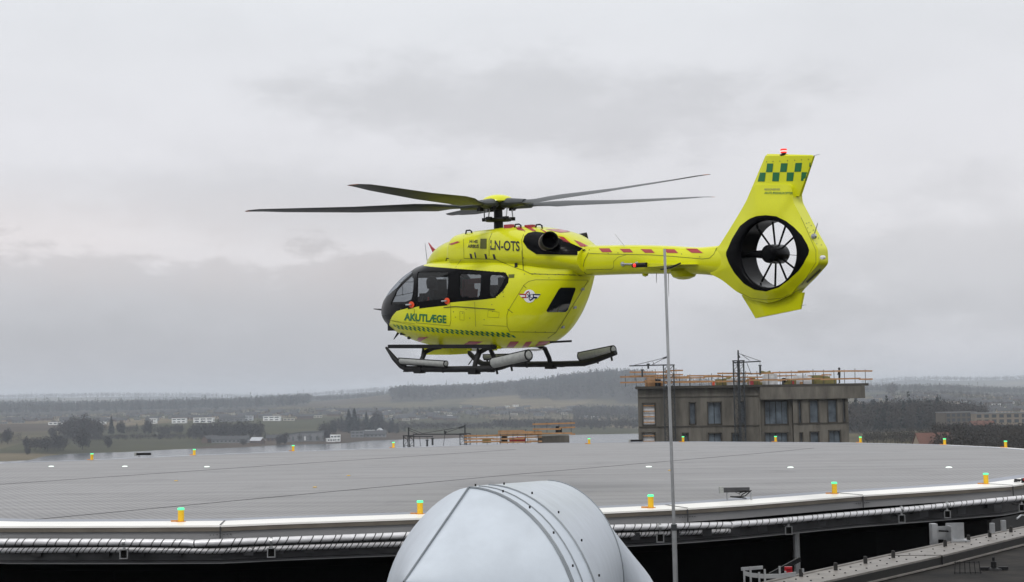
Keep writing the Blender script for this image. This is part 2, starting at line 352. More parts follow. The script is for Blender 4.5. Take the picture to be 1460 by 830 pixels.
def conif(cl, p, h, w_, n, size, mi=2):
    p = np.asarray(p, float); t = RNG.uniform(.08, 1, n); a = RNG.uniform(0, 2*pi, n); r = (1-t)**.8*w_/2*RNG.uniform(.3, 1, n)
    cl.tris(p+np.stack([r*np.cos(a), r*np.sin(a), t*h], 1), size*(1.15-t*.6), mi)
def forest(name, regs, label_):
    cl = Cloud()
    for (xa, xb, da, db, n, h, con, det) in regs:      # pixel bearing range, distance range (at both ends), trees, height, share of conifers, pieces
        n = int(n*1.7); u = RNG.uniform(0, 1, n); px = xa+(xb-xa)*u
        d0 = np.interp(u, np.linspace(0, 1, len(da)), da); d1 = np.interp(u, np.linspace(0, 1, len(db)), db)
        dd = d0+(d1-d0)*np.sqrt(RNG.uniform(0, 1, n))
        X = (px-CXP)/F_PX*dd; Z = terr(X, dd)
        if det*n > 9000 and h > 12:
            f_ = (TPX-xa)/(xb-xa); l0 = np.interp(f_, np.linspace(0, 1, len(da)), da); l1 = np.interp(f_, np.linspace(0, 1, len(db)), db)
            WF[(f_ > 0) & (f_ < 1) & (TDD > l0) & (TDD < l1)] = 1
        for x, y, z in zip(X, dd, Z):
            if z < LAKE+.3: continue
            hh = h*random.uniform(.7, 1.12); big = random.random() < .07
            if random.random() < con: conif(cl, (x, y, z), hh*(1.5 if big else 1.05), hh*.48, det, hh*.12)
            else:
                decid(cl, (x, y, z), hh, hh*.8, det, hh*(.10 if det < 40 else .05)); cl.trunk((x, y, z), hh*.7, hh*.018)
    o = cl.build(name, [TRK, WOOD, WOODG]); o['kind'] = 'stuff'; o['label'] = label_; o['category'] = 'forest'
forest('forest', [(-60, 200, (3150,), (4350,), 950, 22, .6, 26), (190, 440, (3100, 3300), (4350, 4300), 900, 22, .6, 26)], 'dark ridge of mixed wood behind the houses on the left')
forest('forest', [(330, 600, (3900,), (5200,), 800, 16, .25, 22)], 'hazy low wooded hill left of the higher hill in the centre')
forest('forest', [(555, 760, (3300, 3450), (4400,), 1300, 20, .25, 26), (740, 930, (3200, 3000), (4300,), 1600, 21, .45, 28), (920, 1080, (3000,), (4200,), 300, 18, .4, 18)], 'high wooded hill in the centre with a ragged tree top line')
forest('forest', [(1090, 1345, (760, 900, 950), (1150, 1250, 1150), 1050, 17, .05, 60), (1200, 1400, (1000,), (1250,), 260, 16, .05, 50)], 'dense bare brown wood right of the construction site')
forest('forest', [(1225, 1480, (3300,), (4300,), 800, 17, .3, 22)], 'grey wood on the far hill at the right')
forest('forest', [(1330, 1500, (430, 400), (690,), 300, 8.5, .0, 150), (1225, 1335, (620, 560), (700,), 70, 6, 0, 80), (1395, 1500, (640,), (720,), 70, 8, .1, 70)], 'tangled bare brown trees just beyond the deck at the right')
forest('forest', [(700, 940, (1720, 1640), (1950,), 420, 10, .3, 26), (560, 700, (1640, 1700), (1850,), 150, 8, .1, 24), (815, 930, (2000,), (2700,), 380, 12, .4, 24)], 'dark copse along the far lake shore in the centre')
forest('forest', [(-40, 480, (1900, 1950, 2100), (2900,), 480, 7, .25, 18), (480, 860, (1950, 2250), (2700,), 480, 8, .3, 18), (1260, 1500, (1300, 1500), (2700,), 520, 8, .1, 20)], 'small garden trees scattered among the far houses')
forest('forest', [(-60, 560, (8300,), (9100,), 900, 28, .3, 14), (1225, 1500, (8300,), (9100,), 450, 28, .3, 14)], 'faint pale wood on the farthest ridge along the skyline')
forest('forest', [(86, 144, (1440,), (1540,), 26, 17, .1, 240), (140, 262, (1545,), (1640,), 60, 8, .1, 90), (335, 480, (1395, 1440), (1490,), 46, 7, .05, 90), (470, 565, (1560, 1600), (1740,), 90, 12, .35, 120), (395, 480, (1370, 1420), (1420, 1460), 14, 9, 0, 130), (-10, 30, (1300,), (1400,), 8, 10, 0, 130), (44, 92, (1200, 1215), (1250,), 10, 11, 0, 200)], 'dense bare thickets scattered along the near meadow and shore at left')
forest('forest', [(130, 330, (1400, 1480), (1455, 1530), 190, 5, 0, 22), (-20, 120, (1380,), (1400,), 50, 3, 0, 20)], 'low dark hedgerow across the lakeside meadow at left')
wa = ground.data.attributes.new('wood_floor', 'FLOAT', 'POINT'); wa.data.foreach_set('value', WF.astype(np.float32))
def tree(name, px, d, h, w_, label_, con=False, n=700, grp=None):
    x, y, z = LP(px, d); t_ = thing(name, label_, 'tree', (x, y, z-.3), 0, grp)
    m_ = M(); m_.tube([(0, 0, 0), (.15, 0, h*.3), (.1, 0, h*.75)], [h*.028, h*.02, h*.006], 6)
    for k in range(7):
        a_ = k*2.4; zz = h*(.22+.06*k); m_.tube([(0.1, 0, zz), (cos(a_)*w_*.22, sin(a_)*w_*.22, zz+h*.16), (cos(a_)*w_*.36, sin(a_)*w_*.36, zz+h*.3)], [h*.010, h*.006, h*.003], 4)
    m_.build('trunk', TRK, t_)
    cl = Cloud()
    if con: conif(cl, (0, 0, 0), h, w_, n, h*.05)
    else:
        decid(cl, (0, 0, 0), h, w_, n, h*.045)
        for k in range(4): decid(cl, (random.uniform(-.3, .3)*w_, random.uniform(-.3, .3)*w_, random.uniform(-.1, .15)*h), h*.75, w_*.5, n//4, h*.04)
    cl.build('crown', [TRK, WOOD, WOODG], t_); return t_
for a in [
 ('bare_tree', 12, 1330, 15, 9, 'bare tree at the left edge of the picture, on the brown meadow above the lake'),
 ('bare_tree', 40, 1160, 7, 5, 'low shoreline bush just left of the large clump at far left'),
 ('bare_tree', 38, 1250, 11, 6, 'slim bare tree between the two leftmost clumps by the lake'),
 ('bare_tree', 52, 1240, 11, 12, 'wide bare tree at the left end of the shoreline clump'),
 ('bare_tree', 68, 1215, 14, 14, 'dense bare tree in the middle of the left shoreline clump'),
 ('bare_tree', 83, 1240, 15, 11, 'taller bare tree at the right end of the left shoreline clump'),
 ('bare_tree', 75, 1470, 12, 9, 'bare tree on the meadow behind the left shoreline clump'),
 ('bare_tree', 118, 1255, 19, 17, 'largest dark shoreline tree directly behind the leftmost yellow lamp of the far deck edge'),
 ('bare_tree', 104, 1480, 22, 17, 'tall dark tree at the left of the group on the meadow slope'),
 ('bare_tree', 120, 1500, 24, 17, 'tallest broad tree of the group on the meadow slope at left'),
 ('bare_tree', 136, 1500, 20, 16, 'dark broad tree at the right of the group on the meadow slope'),
 ('bare_tree', 154, 1285, 11, 8, 'small round lone tree on the shore left of the flat frame on the deck'),
 ('spruce_tree', 159, 1560, 20, 8, 'dark narrow spruce standing alone right of the meadow tree group'),
 ('bare_tree', 173, 1560, 15, 10, 'thin bare tree right of the narrow spruce'),
 ('bare_tree', 212, 1580, 16, 12, 'bare round tree half way between the spruce and the white block house'),
 ('bare_tree', 228, 1450, 7, 5, 'tiny round tree alone on the green shore meadow'),
 ('bare_tree', 235, 1500, 13, 13, 'bare tree beside the dark hedgerow at its right part'),
 ('bare_tree', 252, 1600, 11, 16, 'low wide bushes on the slope under the long white houses'),
 ('spruce_tree', 531, 1640, 15, 5, 'thin dark conifer beside the tall trees by the lakeside villas'),
 ('spruce_tree', 497, 1640, 27, 15, 'left one of the tall dark trees by the lakeside villas'),
 ('spruce_tree', 505, 1660, 28, 15, 'right one of the tall dark trees by the lakeside villas'),
 ('spruce_tree', 522, 1650, 24, 10, 'dark pointed spruce right of the pair of tall dark trees'),
 ('bare_tree', 538, 1700, 24, 14, 'pale bare tree right of the dark pointed spruce'),
 ('bare_tree', 463, 1440, 19, 15, 'bare tree in front of the big curved roof barn'),
 ('bare_tree', 398, 1360, 10, 7, 'bare tree at the water left of the big curved roof barn'),
 ('bare_tree', 405, 1365, 9, 6, 'small tree at the water just below the left end of the curved barn'),
 ('bare_tree', 347, 1345, 6, 8, 'round shore bush in front of the long farm roofs'),
 ('bare_tree', 1272, 2900, 26, 26, 'single wide bare tree on the skyline right of the construction site'),
 ('spruce_tree', 570, 3650, 26, 14, 'left tree of the small group rising above the central skyline'),
 ('spruce_tree', 576, 3650, 30, 16, 'middle tree of the small group rising above the central skyline'),
 ('spruce_tree', 582, 3650, 25, 14, 'right tree of the small group rising above the central skyline'),
]:
    tree(*a[:5], a[5], con=a[0] == 'spruce_tree')
for k in range(11):
    tree('bare_tree', 276+k*9.3, 1480+random.uniform(-8, 8), 19+random.uniform(-2, 2), 14, 'bare tree in the even row behind the long farm roofs by the lake', n=420, grp='even row of bare trees behind the farm by the lake')
for k, px in enumerate([853, 845, 872, 880, 868, 832, 815]):
    tree('spruce_tree', px, 3500, 30+random.uniform(-4, 5), 20, 'tree crown standing out on the skyline of the central wooded hill', con=True, n=120, grp='crowns on the central skyline')
# ------------------------------------------------------------------ houses
def hmat(n, c): return mat(n, c, .8, var=.1, scale=.3)
HW = hmat('white_render', (.75, .76, .76)); HG = hmat('grey_render', (.16, .165, .17)); HD = hmat('dark_roof', (.045, .047, .05)); HB = hmat('tan_brick', (.30, .24, .18)); HR = hmat('red_tile', (.115, .05, .035)); HGL = hmat('dark_window', (.04, .05, .06)); HDB = hmat('dark_brick', (.11, .075, .06)); HP = hmat('pale_panel', (.42, .40, .35)); HSL = hmat('pale_roof', (.42, .44, .47))
def gable(w_, d_, h, rh, mw, mr, nwin=4):
    t_ = bpy.data.objects.new('house', None); COL.objects.link(t_)
    m_ = M(); m_.box((0, 0, h/2-2), (w_, d_, h+4)); m_.add([(-w_/2+.01, -d_/2+.02, h), (-w_/2+.01, d_/2-.02, h), (-w_/2+.01, 0, h+rh-.1)], [(0, 1, 2)]); m_.add([(w_/2-.01, -d_/2+.02, h), (w_/2-.01, d_/2-.02, h), (w_/2-.01, 0, h+rh-.1)], [(0, 2, 1)]); m_.build('wall', mw, t_)
    r_ = M(); o_ = .5
    for s_ in (-1, 1): r_.add([(-w_/2-o_, s_*(d_/2+o_), h-.2), (w_/2+o_, s_*(d_/2+o_), h-.2), (w_/2+o_, 0, h+rh), (-w_/2-o_, 0, h+rh), (-w_/2-o_, s_*(d_/2+o_), h-.02), (w_/2+o_, s_*(d_/2+o_), h-.02), (w_/2+o_, 0, h+rh+.25), (-w_/2-o_, 0, h+rh+.25)], [(0, 1, 2, 3), (4, 5, 6, 7), (0, 1, 5, 4), (1, 2, 6, 5), (3, 0, 4, 7)])
    rf = r_.build('roof', mr, t_); M().box((w_*.2, .6, h+rh*.95), (.9, .9, 1.8)).build('chimney', HDB, rf)
    for k in range(nwin):
        M().box((-w_/2+w_*(k+.5)/nwin, -d_/2-.02, h*.52), (w_/nwin*.45, .1, 1.4)).build('window', HGL, t_)
    return t_
def boxh(w_, d_, fl, mw, mg=HGL, top=True):
    t_ = bpy.data.objects.new('house', None); COL.objects.link(t_); h = 3.2*fl
    M().box((0, 0, h/2-3), (w_, d_, h+6)).build('wall', mw, t_)
    if top: M().box((0, 0, h+.2), (w_+.8, d_+.8, .4)).build('roof', mw, t_)
    for f_ in range(fl):
        for k in range(3):
            ww = w_*(.24 if f_ else .2); M().box((-w_*.32+w_*.32*k, -d_/2-.02, 3.2*f_+1.7), (ww, .1, 1.45)).build('window', mg, t_)
    return t_
def put(o, px, d, rz=0, sc=1., label_=None, cat='house', grp=None, dz=0, name=None):
    x, y, z = LP(px, d); o.location = (x, y, z+dz); o.rotation_euler = (0, 0, rz); o.scale = (sc,)*3
    if name: o.name = name
    return tag(o, label_, cat, grp)
put(boxh(19, 10, 2, HW), 256, 1900, .05, 1., 'white two storey block house with dark square openings, left of the longer white house')
put(boxh(9, 8, 2, HW), 219, 1905, 0, 1, 'small plain white cube house left of the two white block houses')
put(boxh(27, 10, 2, HW), 291, 1905, -.04, 1, 'long white two storey house with a dark ribbon window')
put(boxh(24, 10, 2, HW), 388, 1990, -.05, 1, 'long white flat roofed house at the right end of the row above the meadow')
put(boxh(16, 9, 1, HP), 412, 2000, .1, 1, 'pale low house just right of the long white flat roofed house')
put(gable(18, 10, 5, 3.5, HG, HD), 322, 1930, .2, 1, 'grey house with steep dark roof between the long white houses')
put(gable(16, 10, 5, 3.5, HG, HD), 340, 1950, -.2, 1, 'dark gabled house left of the pale blue house')
put(boxh(18, 10, 2, HSL), 352, 2010, .05, 1, 'pale blue grey flat house among the dark gables')
put(boxh(18, 9, 1, HW), 80, 1890, .1, 1, 'low white house at the far left above the meadow')
put(boxh(16, 9, 1, HP), 105, 1900, -.1, 1, 'low pale house behind the tall meadow trees')
put(boxh(15, 9, 1, HW), 143, 1890, .1, 1, 'low white house just right of the tall meadow trees')
put(boxh(20, 10, 1, HSL), 155, 2200, .1, 1.2, 'long pale roofed house in the second row at left')
put(gable(15, 9, 4, 3, HDB, HD), 300, 1395, .9, 1, 'dark brick gabled farmhouse at the left end of the lakeside farm')
put(gable(24, 9, 3.2, 3.4, HG, HD, 6), 320, 1390, .05, 1, 'left half of the long slate roofed farm range by the lake')
put(gable(24, 9, 3.2, 3.4, HG, HD, 6), 338, 1392, .02, 1, 'right half of the long slate roofed farm range by the lake')
put(gable(12, 8, 3.2, 3, HDB, HSL), 367, 1372, -.4, 1, 'small brick house with a pale roof near the water')
put(gable(16, 9, 3.2, 3, HDB, HD), 391, 1430, .2, 1, 'low dark house between the pale roofed house and the curved barn')
t_ = bpy.data.objects.new('barn', None); COL.objects.link(t_)
m_ = M(); pr = [(-22, 0), (-22, 3.0), (-12, 7.2), (0, 9.0), (22, 9.2), (22, 0)]; m_.prism([(x, -7, z-(3 if z == 0 else 0)) for x, z in pr], (0, 14, 0)); m_.build('wall', HG, t_)
r_ = M(); r_.prism([(-23, -8, 2.8), (-12, -8, 7.5), (0, -8, 9.4), (23, -8, 9.6), (23, -8, 10.1), (0, -8, 9.9), (-12, -8, 8.0), (-23, -8, 3.2)], (0, 16, 0)); r_.build('roof', HD, t_)
for k in range(5): M().box((-8+k*6, -7.03, 3), (1.2, .1, 4)).build('window', HW if k == 2 else HGL, t_)
put(t_, 430, 1425, .05, 1, 'big dark barn with a long curved roof near the lake', 'barn', name='barn')
put(boxh(10, 8, 2, HW), 478, 1420, .1, 1, 'bright white villa on the shore right of the curved barn')
put(boxh(8, 8, 1, HW), 471, 1410, .3, 1, 'small white boathouse left of the bright white villa')
put(boxh(12, 8, 2, HW), 527, 1560, .1, .9, 'white villa up the slope left of the one with two gables')
put(gable(9, 7, 6, 3, HW, HSL), 541, 1570, 1.4, .9, 'white villa with a pale gable above the far shore')
put(boxh(14, 9, 2, HG), 509, 1520, .1, 1, 'grey villa with pale flat roof near the far shore')
put(gable(26, 10, 3, 4, HG, HD, 6), 533, 1530, .05, 1, 'wide dark roofed boathouse on the far shore left of the hoist masts')
# terraced rows in the far settlement
protos = [gable(16, 9, 3.4, 3.2, HB, HD), gable(20, 9, 3.2, 3, HG, HD), boxh(13, 9, 1, HP), boxh(12, 8, 1, HG), gable(24, 9, 4, 3.4, HDB, HD, 6)]
n_ = 0
for (xa, xb, da, db, cnt, side) in [(5, 300, 2000, 2750, 62, 'left'), (300, 480, 2060, 2750, 44, 'left'), (480, 650, 2150, 2650, 56, 'centre'), (650, 860, 2380, 2900, 44, 'centre'), (1225, 1480, 2000, 2650, 60, 'right'), (1330, 1480, 1350, 1900, 24, 'right')]:
    for k in range(cnt):
        pi_ = (k*7+3) % 5; pr = protos[pi_]
        o = pr if n_ < 0 else copy_tree(pr); n_ += 1
        kind_ = ['brown brick house with a dark gable roof', 'grey house with a dark gable roof', 'pale flat roofed bungalow', 'grey flat roofed bungalow', 'long dark brick house with a gable roof'][pi_]
        put(o, xa+(xb-xa)*(k+random.random()*.8)/cnt, random.uniform(da, db), random.uniform(-.4, .4), random.uniform(.75, 1.05), kind_+' in the hazy far settlement at the '+side, 'house', 'houses of the far settlement at the '+side)
white = boxh(12, 9, 1, HW)
for k, (px, d) in enumerate([(595, 2230), (604, 2240), (640, 2300), (645, 2250), (622, 2500), (556, 2600), (723, 2900), (735, 2920), (835, 2350), (848, 2300), (1380, 2100), (1397, 2300), (1432, 2200), (1440, 2210), (1420, 2000), (1350, 1750)]):
    put(white if k == 0 else copy_tree(white), px, d, random.uniform(-.3, .3), random.uniform(.7, 1), 'small white house shining out among the far grey roofs', 'house', 'small white houses far off')
for o in protos:
    for ch in [q for q in COL.objects if q.parent == o]:
        for g_ in [q for q in COL.objects if q.parent == ch]: bpy.data.objects.remove(g_)
        bpy.data.objects.remove(ch)
    bpy.data.objects.remove(o)
# nearer buildings at the right
def apart(w_, d_, fl, cols, mw):
    t_ = bpy.data.objects.new('apartment_building', None); COL.objects.link(t_); h = fl*3.1
    M().box((0, 0, h/2-6), (w_, d_, h+12)).build('wall', mw, t_); M().box((0, 0, h+.25), (w_+.6, d_+.6, .5)).build('roof', HG, t_)
    for f_ in range(fl):
        for c in range(cols):
            M().box((-w_/2+w_*(c+.5)/cols, -d_/2-.03, f_*3.1+1.6), (w_/cols*.6, .12, 2.0)).build('window', HGL, t_)
    return t_
put(apart(40, 12, 4, 9, hmat('beige_panel', (.20, .17, .135))), 1434, 860, -.1, 1, 'beige flat roofed apartment block above the bare trees at right', 'building', name='apartment_building')
put(apart(22, 12, 4, 6, hmat('dull_brick', (.10, .085, .07))), 1362, 900, .25, 1, 'brownish apartment block half hidden by the bare wood', 'building', name='apartment_building')
put(gable(9, 8, 5, 4, HG, HR), 1391, 760, .5, 1, 'house with a bright red tiled gable among the bare trees', name='house')
put(gable(8, 8, 5, 4, HSL, HR), 1404, 765, -.6, 1, 'second red roofed house just right of the first, with a pale blue gable', name='house')
put(gable(16, 10, 4, 5.5, HB, HR), 1328, 520, .1, .8, 'brown tiled roof peeping over the far deck edge near the lamp at right', dz=-.6)
# ------------------------------------------------------------------ construction site
SD = 157.
def SZ(zx, zy, d=SD): return P(880+zx/3.946, 500+zy/3.946, d)     # point of the site facade
def SL(zx, zy, d=SD): return P(560+zx/5.615, 600+zy/5.615, d)
bld = thing('unfinished_building', 'unfinished grey brown concrete building with an overhanging roof slab and film covered windows', 'building', (P(1050, HOR, SD)[0], SD, -34))
B0 = np.array(bld.location)
def bl(p): return np.asarray(p)-B0
gz = -40-B0[2]
wins = [(140, 218, 295, 420), (402, 445, 290, 415), (505, 590, 288, 415), (690, 725, 285, 415), (825, 965, 283, 415), (1015, 1040, 280, 415), (1077, 1137, 278, 408), (1180, 1240, 275, 405), (1265, 1288, 270, 405),
        (140, 218, 460, 590), (365, 405, 462, 590), (510, 592, 462, 590), (642, 690, 462, 590), (828, 965, 460, 590), (1025, 1048, 460, 590), (1082, 1140, 455, 585), (1187, 1262, 447, 580)]
def facade(m, x0, x1, ytop, ybot, yy, th, holes, ):    # wall of boxes round its openings
    xs = sorted({x0, x1, *[a for h in holes for a in h[:2]]}); 
    for a, b in zip(xs[:-1], xs[1:]):
        hs = sorted([h for h in holes if h[0] <= a+1e-6 and h[1] >= b-1e-6], key=lambda h: -h[3])
        z = ytop
        for h in hs:
            if z-h[3] > .01: m.box(((a+b)/2, yy+th/2, (z+h[3])/2), (b-a, th, z-h[3]))
            z = h[2]
        m.box(((a+b)/2, yy+th/2, (z+ybot)/2), (b-a, th, z-ybot))
def hole(w_, off=0.):
    a = bl(SZ(w_[0], w_[2], SD+off)); b = bl(SZ(w_[1], w_[3], SD+off)); return (a[0], b[0], b[2], a[2])
xL, xM1, xM2, xR = [bl(SZ(v, 300))[0] for v in (118, 800, 985, 1296)]
ztop = bl(SZ(118, 212))[2]; xO = bl(SZ(1386, 230))[0]
mw = M()
facade(mw, xL, xM1, ztop-.012, gz, 0, .4, [hole(h) for h in wins if h[1] < 800])
facade(mw, xM1, xM2, ztop-.012, gz, .35, .4, [hole(h, .35) for h in wins if 800 < h[0] < 985])
facade(mw, xM2, xR, ztop-.012, gz, -.25, .4, [hole(h, -.25) for h in wins if h[0] > 985])
mw.box(((xM1+.15+xM1)/2-.075, .1, (ztop+gz)/2-.1), (.15, .5, ztop-gz-.3)); mw.box((xM2+.07, .2, (ztop+gz)/2-.1), (.14, .85, ztop-gz-.3))
mw.prism([(xL+.01, .4, gz+.1), (xL+.41, .4, gz+.1), (xL+1.9, 13.9, gz+.1), (xL+1.5, 13.9, gz+.1)], (0, 0, ztop-gz-.15))
for xx in (xR-.2,): mw.box((xx, 7.2, (ztop+gz)/2-.02), (.4, 13.2, ztop-gz-.05))
mw.box(((xL+1.5+xR)/2, 14, (ztop+gz)/2-.02), (xR-xL-1.5, .4, ztop-gz-.06))
wl = mw.build('wall', CONC, bld)
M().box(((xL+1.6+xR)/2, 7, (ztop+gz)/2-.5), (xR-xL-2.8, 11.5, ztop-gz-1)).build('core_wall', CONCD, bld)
ms = M(); ms.prism([(xL-.35, -.6, ztop-.08), (xO+.45, -.6, ztop-.08), (xO+.45, 14, ztop-.08), (xL+1.3, 14, ztop-.08)], (0, 0, .28)); ms.build('roof_slab', CONCD, bld)
me_ = M(); zb = bl(SZ(1386, 262))[2]; me_.box(((xM1+xO)/2, -.46, (ztop+zb)/2-.1), (xO-xM1, .38, ztop-zb)); me_.box((xO-.2, 6.4, (ztop+zb)/2-.1), (.38, 13.1, ztop-zb)); me_.build('parapet_beam', CONC, bld)
zj = bl(SZ(300, 262))[2]; mj = M(); mj.box(((xL+xM1)/2, -.035, zj), (xM1-xL, .07, .12)); zj2 = bl(SZ(300, 428))[2]; mj.box(((xL+xM1)/2, -.04, zj2), (xM1-xL, .08, .14)); mj.box(((xM2+xR)/2, -.29, zj2+.15), (xR-xM2, .08, .14)); mj.build('ledge', CONCD, bld)
for k, h in enumerate(wins):
    off = .35 if 800 < h[0] < 985 else (-.25 if h[0] > 985 else 0)
    a, b, z0, z1 = hole(h, off); fr = M()
    for (cx_, cz_, w2, h2) in ((a+.04, (z0+z1)/2, .12, z1-z0), (b-.04, (z0+z1)/2, .12, z1-z0), ((a+b)/2, z0+.04, b-a, .12), ((a+b)/2, z1-.04, b-a, .12)): fr.box((cx_, off+.16, cz_), (w2, .5, h2))
    if k in (0, 9):
        wf = fr.build('window_opening', CONCD, bld)
        sl = M()
        for q in range(4): sl.box(((a+b)/2, off+.1, z0+.35+q*.62), (b-a-.1, .05, .12))
        sl.build('timber_slat', TIMB, wf); M().box(((a+b)/2, off+.34, (z0+z1)/2), (b-a-.15, .02, z1-z0-.15)).build('sheet', SHEET, wf)
    else:
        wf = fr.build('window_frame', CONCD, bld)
        pn = M(); nsp = 2 if b-a > 1.3 else 1
        for q in range(nsp+(2 if b-a > 2.5 else 0)):
            n2 = nsp+(2 if b-a > 2.5 else 0); pn.box((a+(b-a)*(q+.5)/n2, off+.30+.04*(q % 2), (z0+z1)/2), ((b-a)/n2-.08, .03, z1-z0-.14))
        pn.build('pane', WGLS, wf)
zr = B0[2]+ztop+.2
# guard rails of the roof
def guardrail(x0, x1, y, z, label_, step=1.15, heights=(.45, 1.05), ext=.6, ragged=True, name='guardrail'):
    t_ = thing(name, label_, 'guardrail', ((x0+x1)/2, y, z)); hw = (x1-x0)/2; n = max(2, int((x1-x0)/step)); ps = M()
    for k in range(n+1):
        xx = -hw+2*hw*k/n; ps.bar((xx, 0, 0), (xx+random.uniform(-.03, .03), 0, heights[-1]+.2+random.uniform(-.1, .15)), .055)
    ps.build('post', MAST, t_)
    for hgt in heights:
        b_ = M(); x = -hw-ext
        while x < hw+ext-.2:
            l = min(random.uniform(2.5, 4.5), hw+ext-x); dz = random.uniform(-.09, .09) if ragged else 0
            b_.bar((x, -.06-random.random()*.04, hgt+dz), (x+l+.2, -.06, hgt+dz+random.uniform(-.05, .05)), .04, .17); x += l
        b_.build('plank', TIMB, t_)
    return t_
xa = SZ(45, 200)[0]; xb = SZ(1415, 200)[0]; xm = SZ(590, 200)[0]; xm2 = SZ(1040, 200)[0]
guardrail(xa, xm, SD-.4, zr, 'timber guard rail on the left part of the unfinished roof')
guardrail(xm, xm2, SD-.6, zr, 'timber guard rail on the middle of the unfinished roof, behind the right lattice mast', heights=(.5, 1.25))
guardrail(xm2, xb-.5, SD-.6, zr, 'timber guard rail on the right end of the unfinished roof, in front of the worker', heights=(.5, 1.35))
guardrail(SZ(110, 120)[0], SZ(345, 120)[0], SD+2.5, zr+.7, 'short upper timber rail over the left end of the unfinished roof', heights=(.55, 1.0))
guardrail(xa+4.2, xb-2, SD+13, zr, 'timber guard rail along the rear edge of the unfinished roof', heights=(.5, 1.1))
def lattice(m, x, y, z0, z1, w_=.62):
    h = w_/2
    for sx in (-h, h):
        for sy in (-h, h): m.bar((x+sx, y+sy, z0), (x+sx, y+sy, z1), .075)
    n = int((z1-z0)/w_); st = (z1-z0)/n
    for k in range(n):
        a = z0+k*st; b = a+st; s = 1 if k % 2 else -1
        for sy in (-h, h):
            m.bar((x-h*s, y+sy, a), (x+h*s, y+sy, b), .032); m.bar((x-h, y+sy, a), (x+h, y+sy, a), .03)
        for sx in (-h, h): m.bar((x+sx, y-h*s, a), (x+sx, y+h*s, b), .03)
def mastcrane(label_, x, z0, z1, ptop, boom, ties, hooks, d, dbl=.55, gx=0):
    t_ = thing('hoist_mast', label_, 'hoist mast', (x, d, z0)); o_ = np.array((x, d, z0))
    m_ = M(); lattice(m_, -dbl/2-.05, 0, 0, z1-z0, .5); lattice(m_, dbl/2+.05, 0, 0, z1-z0, .5); m_.box((0, 0, z1-z0+.05), (1.3, .7, .12)); m_.build('mast', MAST, t_)
    m_ = M(); m_.bar((0, 0, z1-z0), (0, 0, ptop-z0), .16); m_.build('king_post', MAST, t_)
    m_ = M()
    for a, b, r in boom: m_.bar(a-o_, b-o_, r)
    m_.build('jib', MAST, t_)
    m_ = M()
    for a, b in ties: m_.tube([a-o_, b-o_], .03, 5)
    m_.build('stay_cable', MAST, t_)
    for a, l in hooks:
        m_ = M(); a = a-o_; m_.tube([a, a-(0, 0, l*.35)], .02, 5); m_.box(a-(0, 0, l*.3), (.34, .2, .12)); m_.box(a-(0, 0, l*.65), (.2, .2, l*.6)); m_.build('hook_block', MAST, t_)
    return t_
d_ = SD-1.6
mastcrane('lattice hoist mast in front of the unfinished building with its jib reaching right', SZ(680, 0, d_)[0], -30, SZ(0, 70, d_)[2], SZ(0, 8, d_)[2],
    [(SZ(655, 68, d_), SZ(808, 60, d_), .13), (SZ(678, 14, d_), SZ(690, 40, d_), .12)], [(SZ(678, 14, d_), SZ(803, 58, d_)), (SZ(700, 22, d_), SZ(745, 55, d_)), (SZ(730, 70, d_), SZ(755, 135, d_))], [(SZ(803, 62, d_), 1.4)], d_)
mastcrane('lattice hoist mast directly behind the thin steel pole, its jib reaching left', SZ(287, 0, d_)[0], -30, SZ(0, 88, d_)[2], SZ(0, 32, d_)[2],
    [(SZ(68, 86, d_), SZ(290, 80, d_), .13), (SZ(258, 44, d_), SZ(287, 34, d_), .2)], [(SZ(80, 86, d_), SZ(285, 36, d_)), (SZ(195, 80, d_), SZ(270, 40, d_)), (SZ(200, 60, d_), SZ(210, 86, d_))], [(SZ(140, 90, d_), 1.2), (SZ(174, 64, d_), .8)], d_)
# piles on the roof
def pile(name, label_, cat, a, b, za, zb_, y, m_, n=9, grp=None):
    x0 = SZ(a, 0, y)[0]; x1 = SZ(b, 0, y)[0]; h = SZ(0, za, y)[2]-SZ(0, zb_, y)[2]; q = M()
    for k in range(n):
        w2 = (x1-x0)*random.uniform(.25, .6); hh = h*random.uniform(.35, 1)
        q.box((random.uniform(-.5, .5)*((x1-x0)-w2), random.uniform(-.5, .5), hh/2), (w2, random.uniform(.6, 1.2), hh), np.array(Matrix.Rotation(random.uniform(-.06, .06), 3, 'Y')))
    o = q.build(name, m_); o.location = ((x0+x1)/2, y, zr); tag(o, label_, cat, grp)
pile('insulation_stack', 'olive wrapped stack on the roof left of the right hoist mast', 'stack', 550, 645, 158, 205, SD+1.5, TARP)
pile('insulation_stack', 'olive wrapped stack just right of the right hoist mast', 'stack', 715, 805, 165, 205, SD+1.5, TARP)
pile('insulation_stack', 'olive stack low between the two white heaps', 'stack', 925, 1000, 180, 205, SD+1, TARP)
pile('insulation_stack', 'largest olive stack beside the worker on the roof', 'stack', 1085, 1228, 140, 198, SD+1.5, TARP)
pile('sheeting_heap', 'low white sheets behind the rail left of the right hoist mast', 'heap', 600, 680, 165, 205, SD+.9, SHEET, 8)
pile('timber_stack', 'timber stack under the upper left rail', 'stack', 150, 250, 165, 205, SD+1.2, TIMB, 7)
pile('black_crate', 'dark machine between the two white heaps', 'crate', 925, 950, 150, 190, SD+.9, MBLK, 2)
pile('red_bundle', 'small red sack on the white heap near the orange box', 'bundle', 965, 985, 150, 170, SD+.9, RED, 2)
pile('sheeting_heap', 'white plastic heap in the middle of the unfinished roof', 'heap', 812, 892, 138, 205, SD+.9, SHEET, 12)
pile('sheeting_heap', 'white and grey plastic heap left of the largest olive stack', 'heap', 950, 1082, 150, 205, SD+1.4, SHEET, 16)
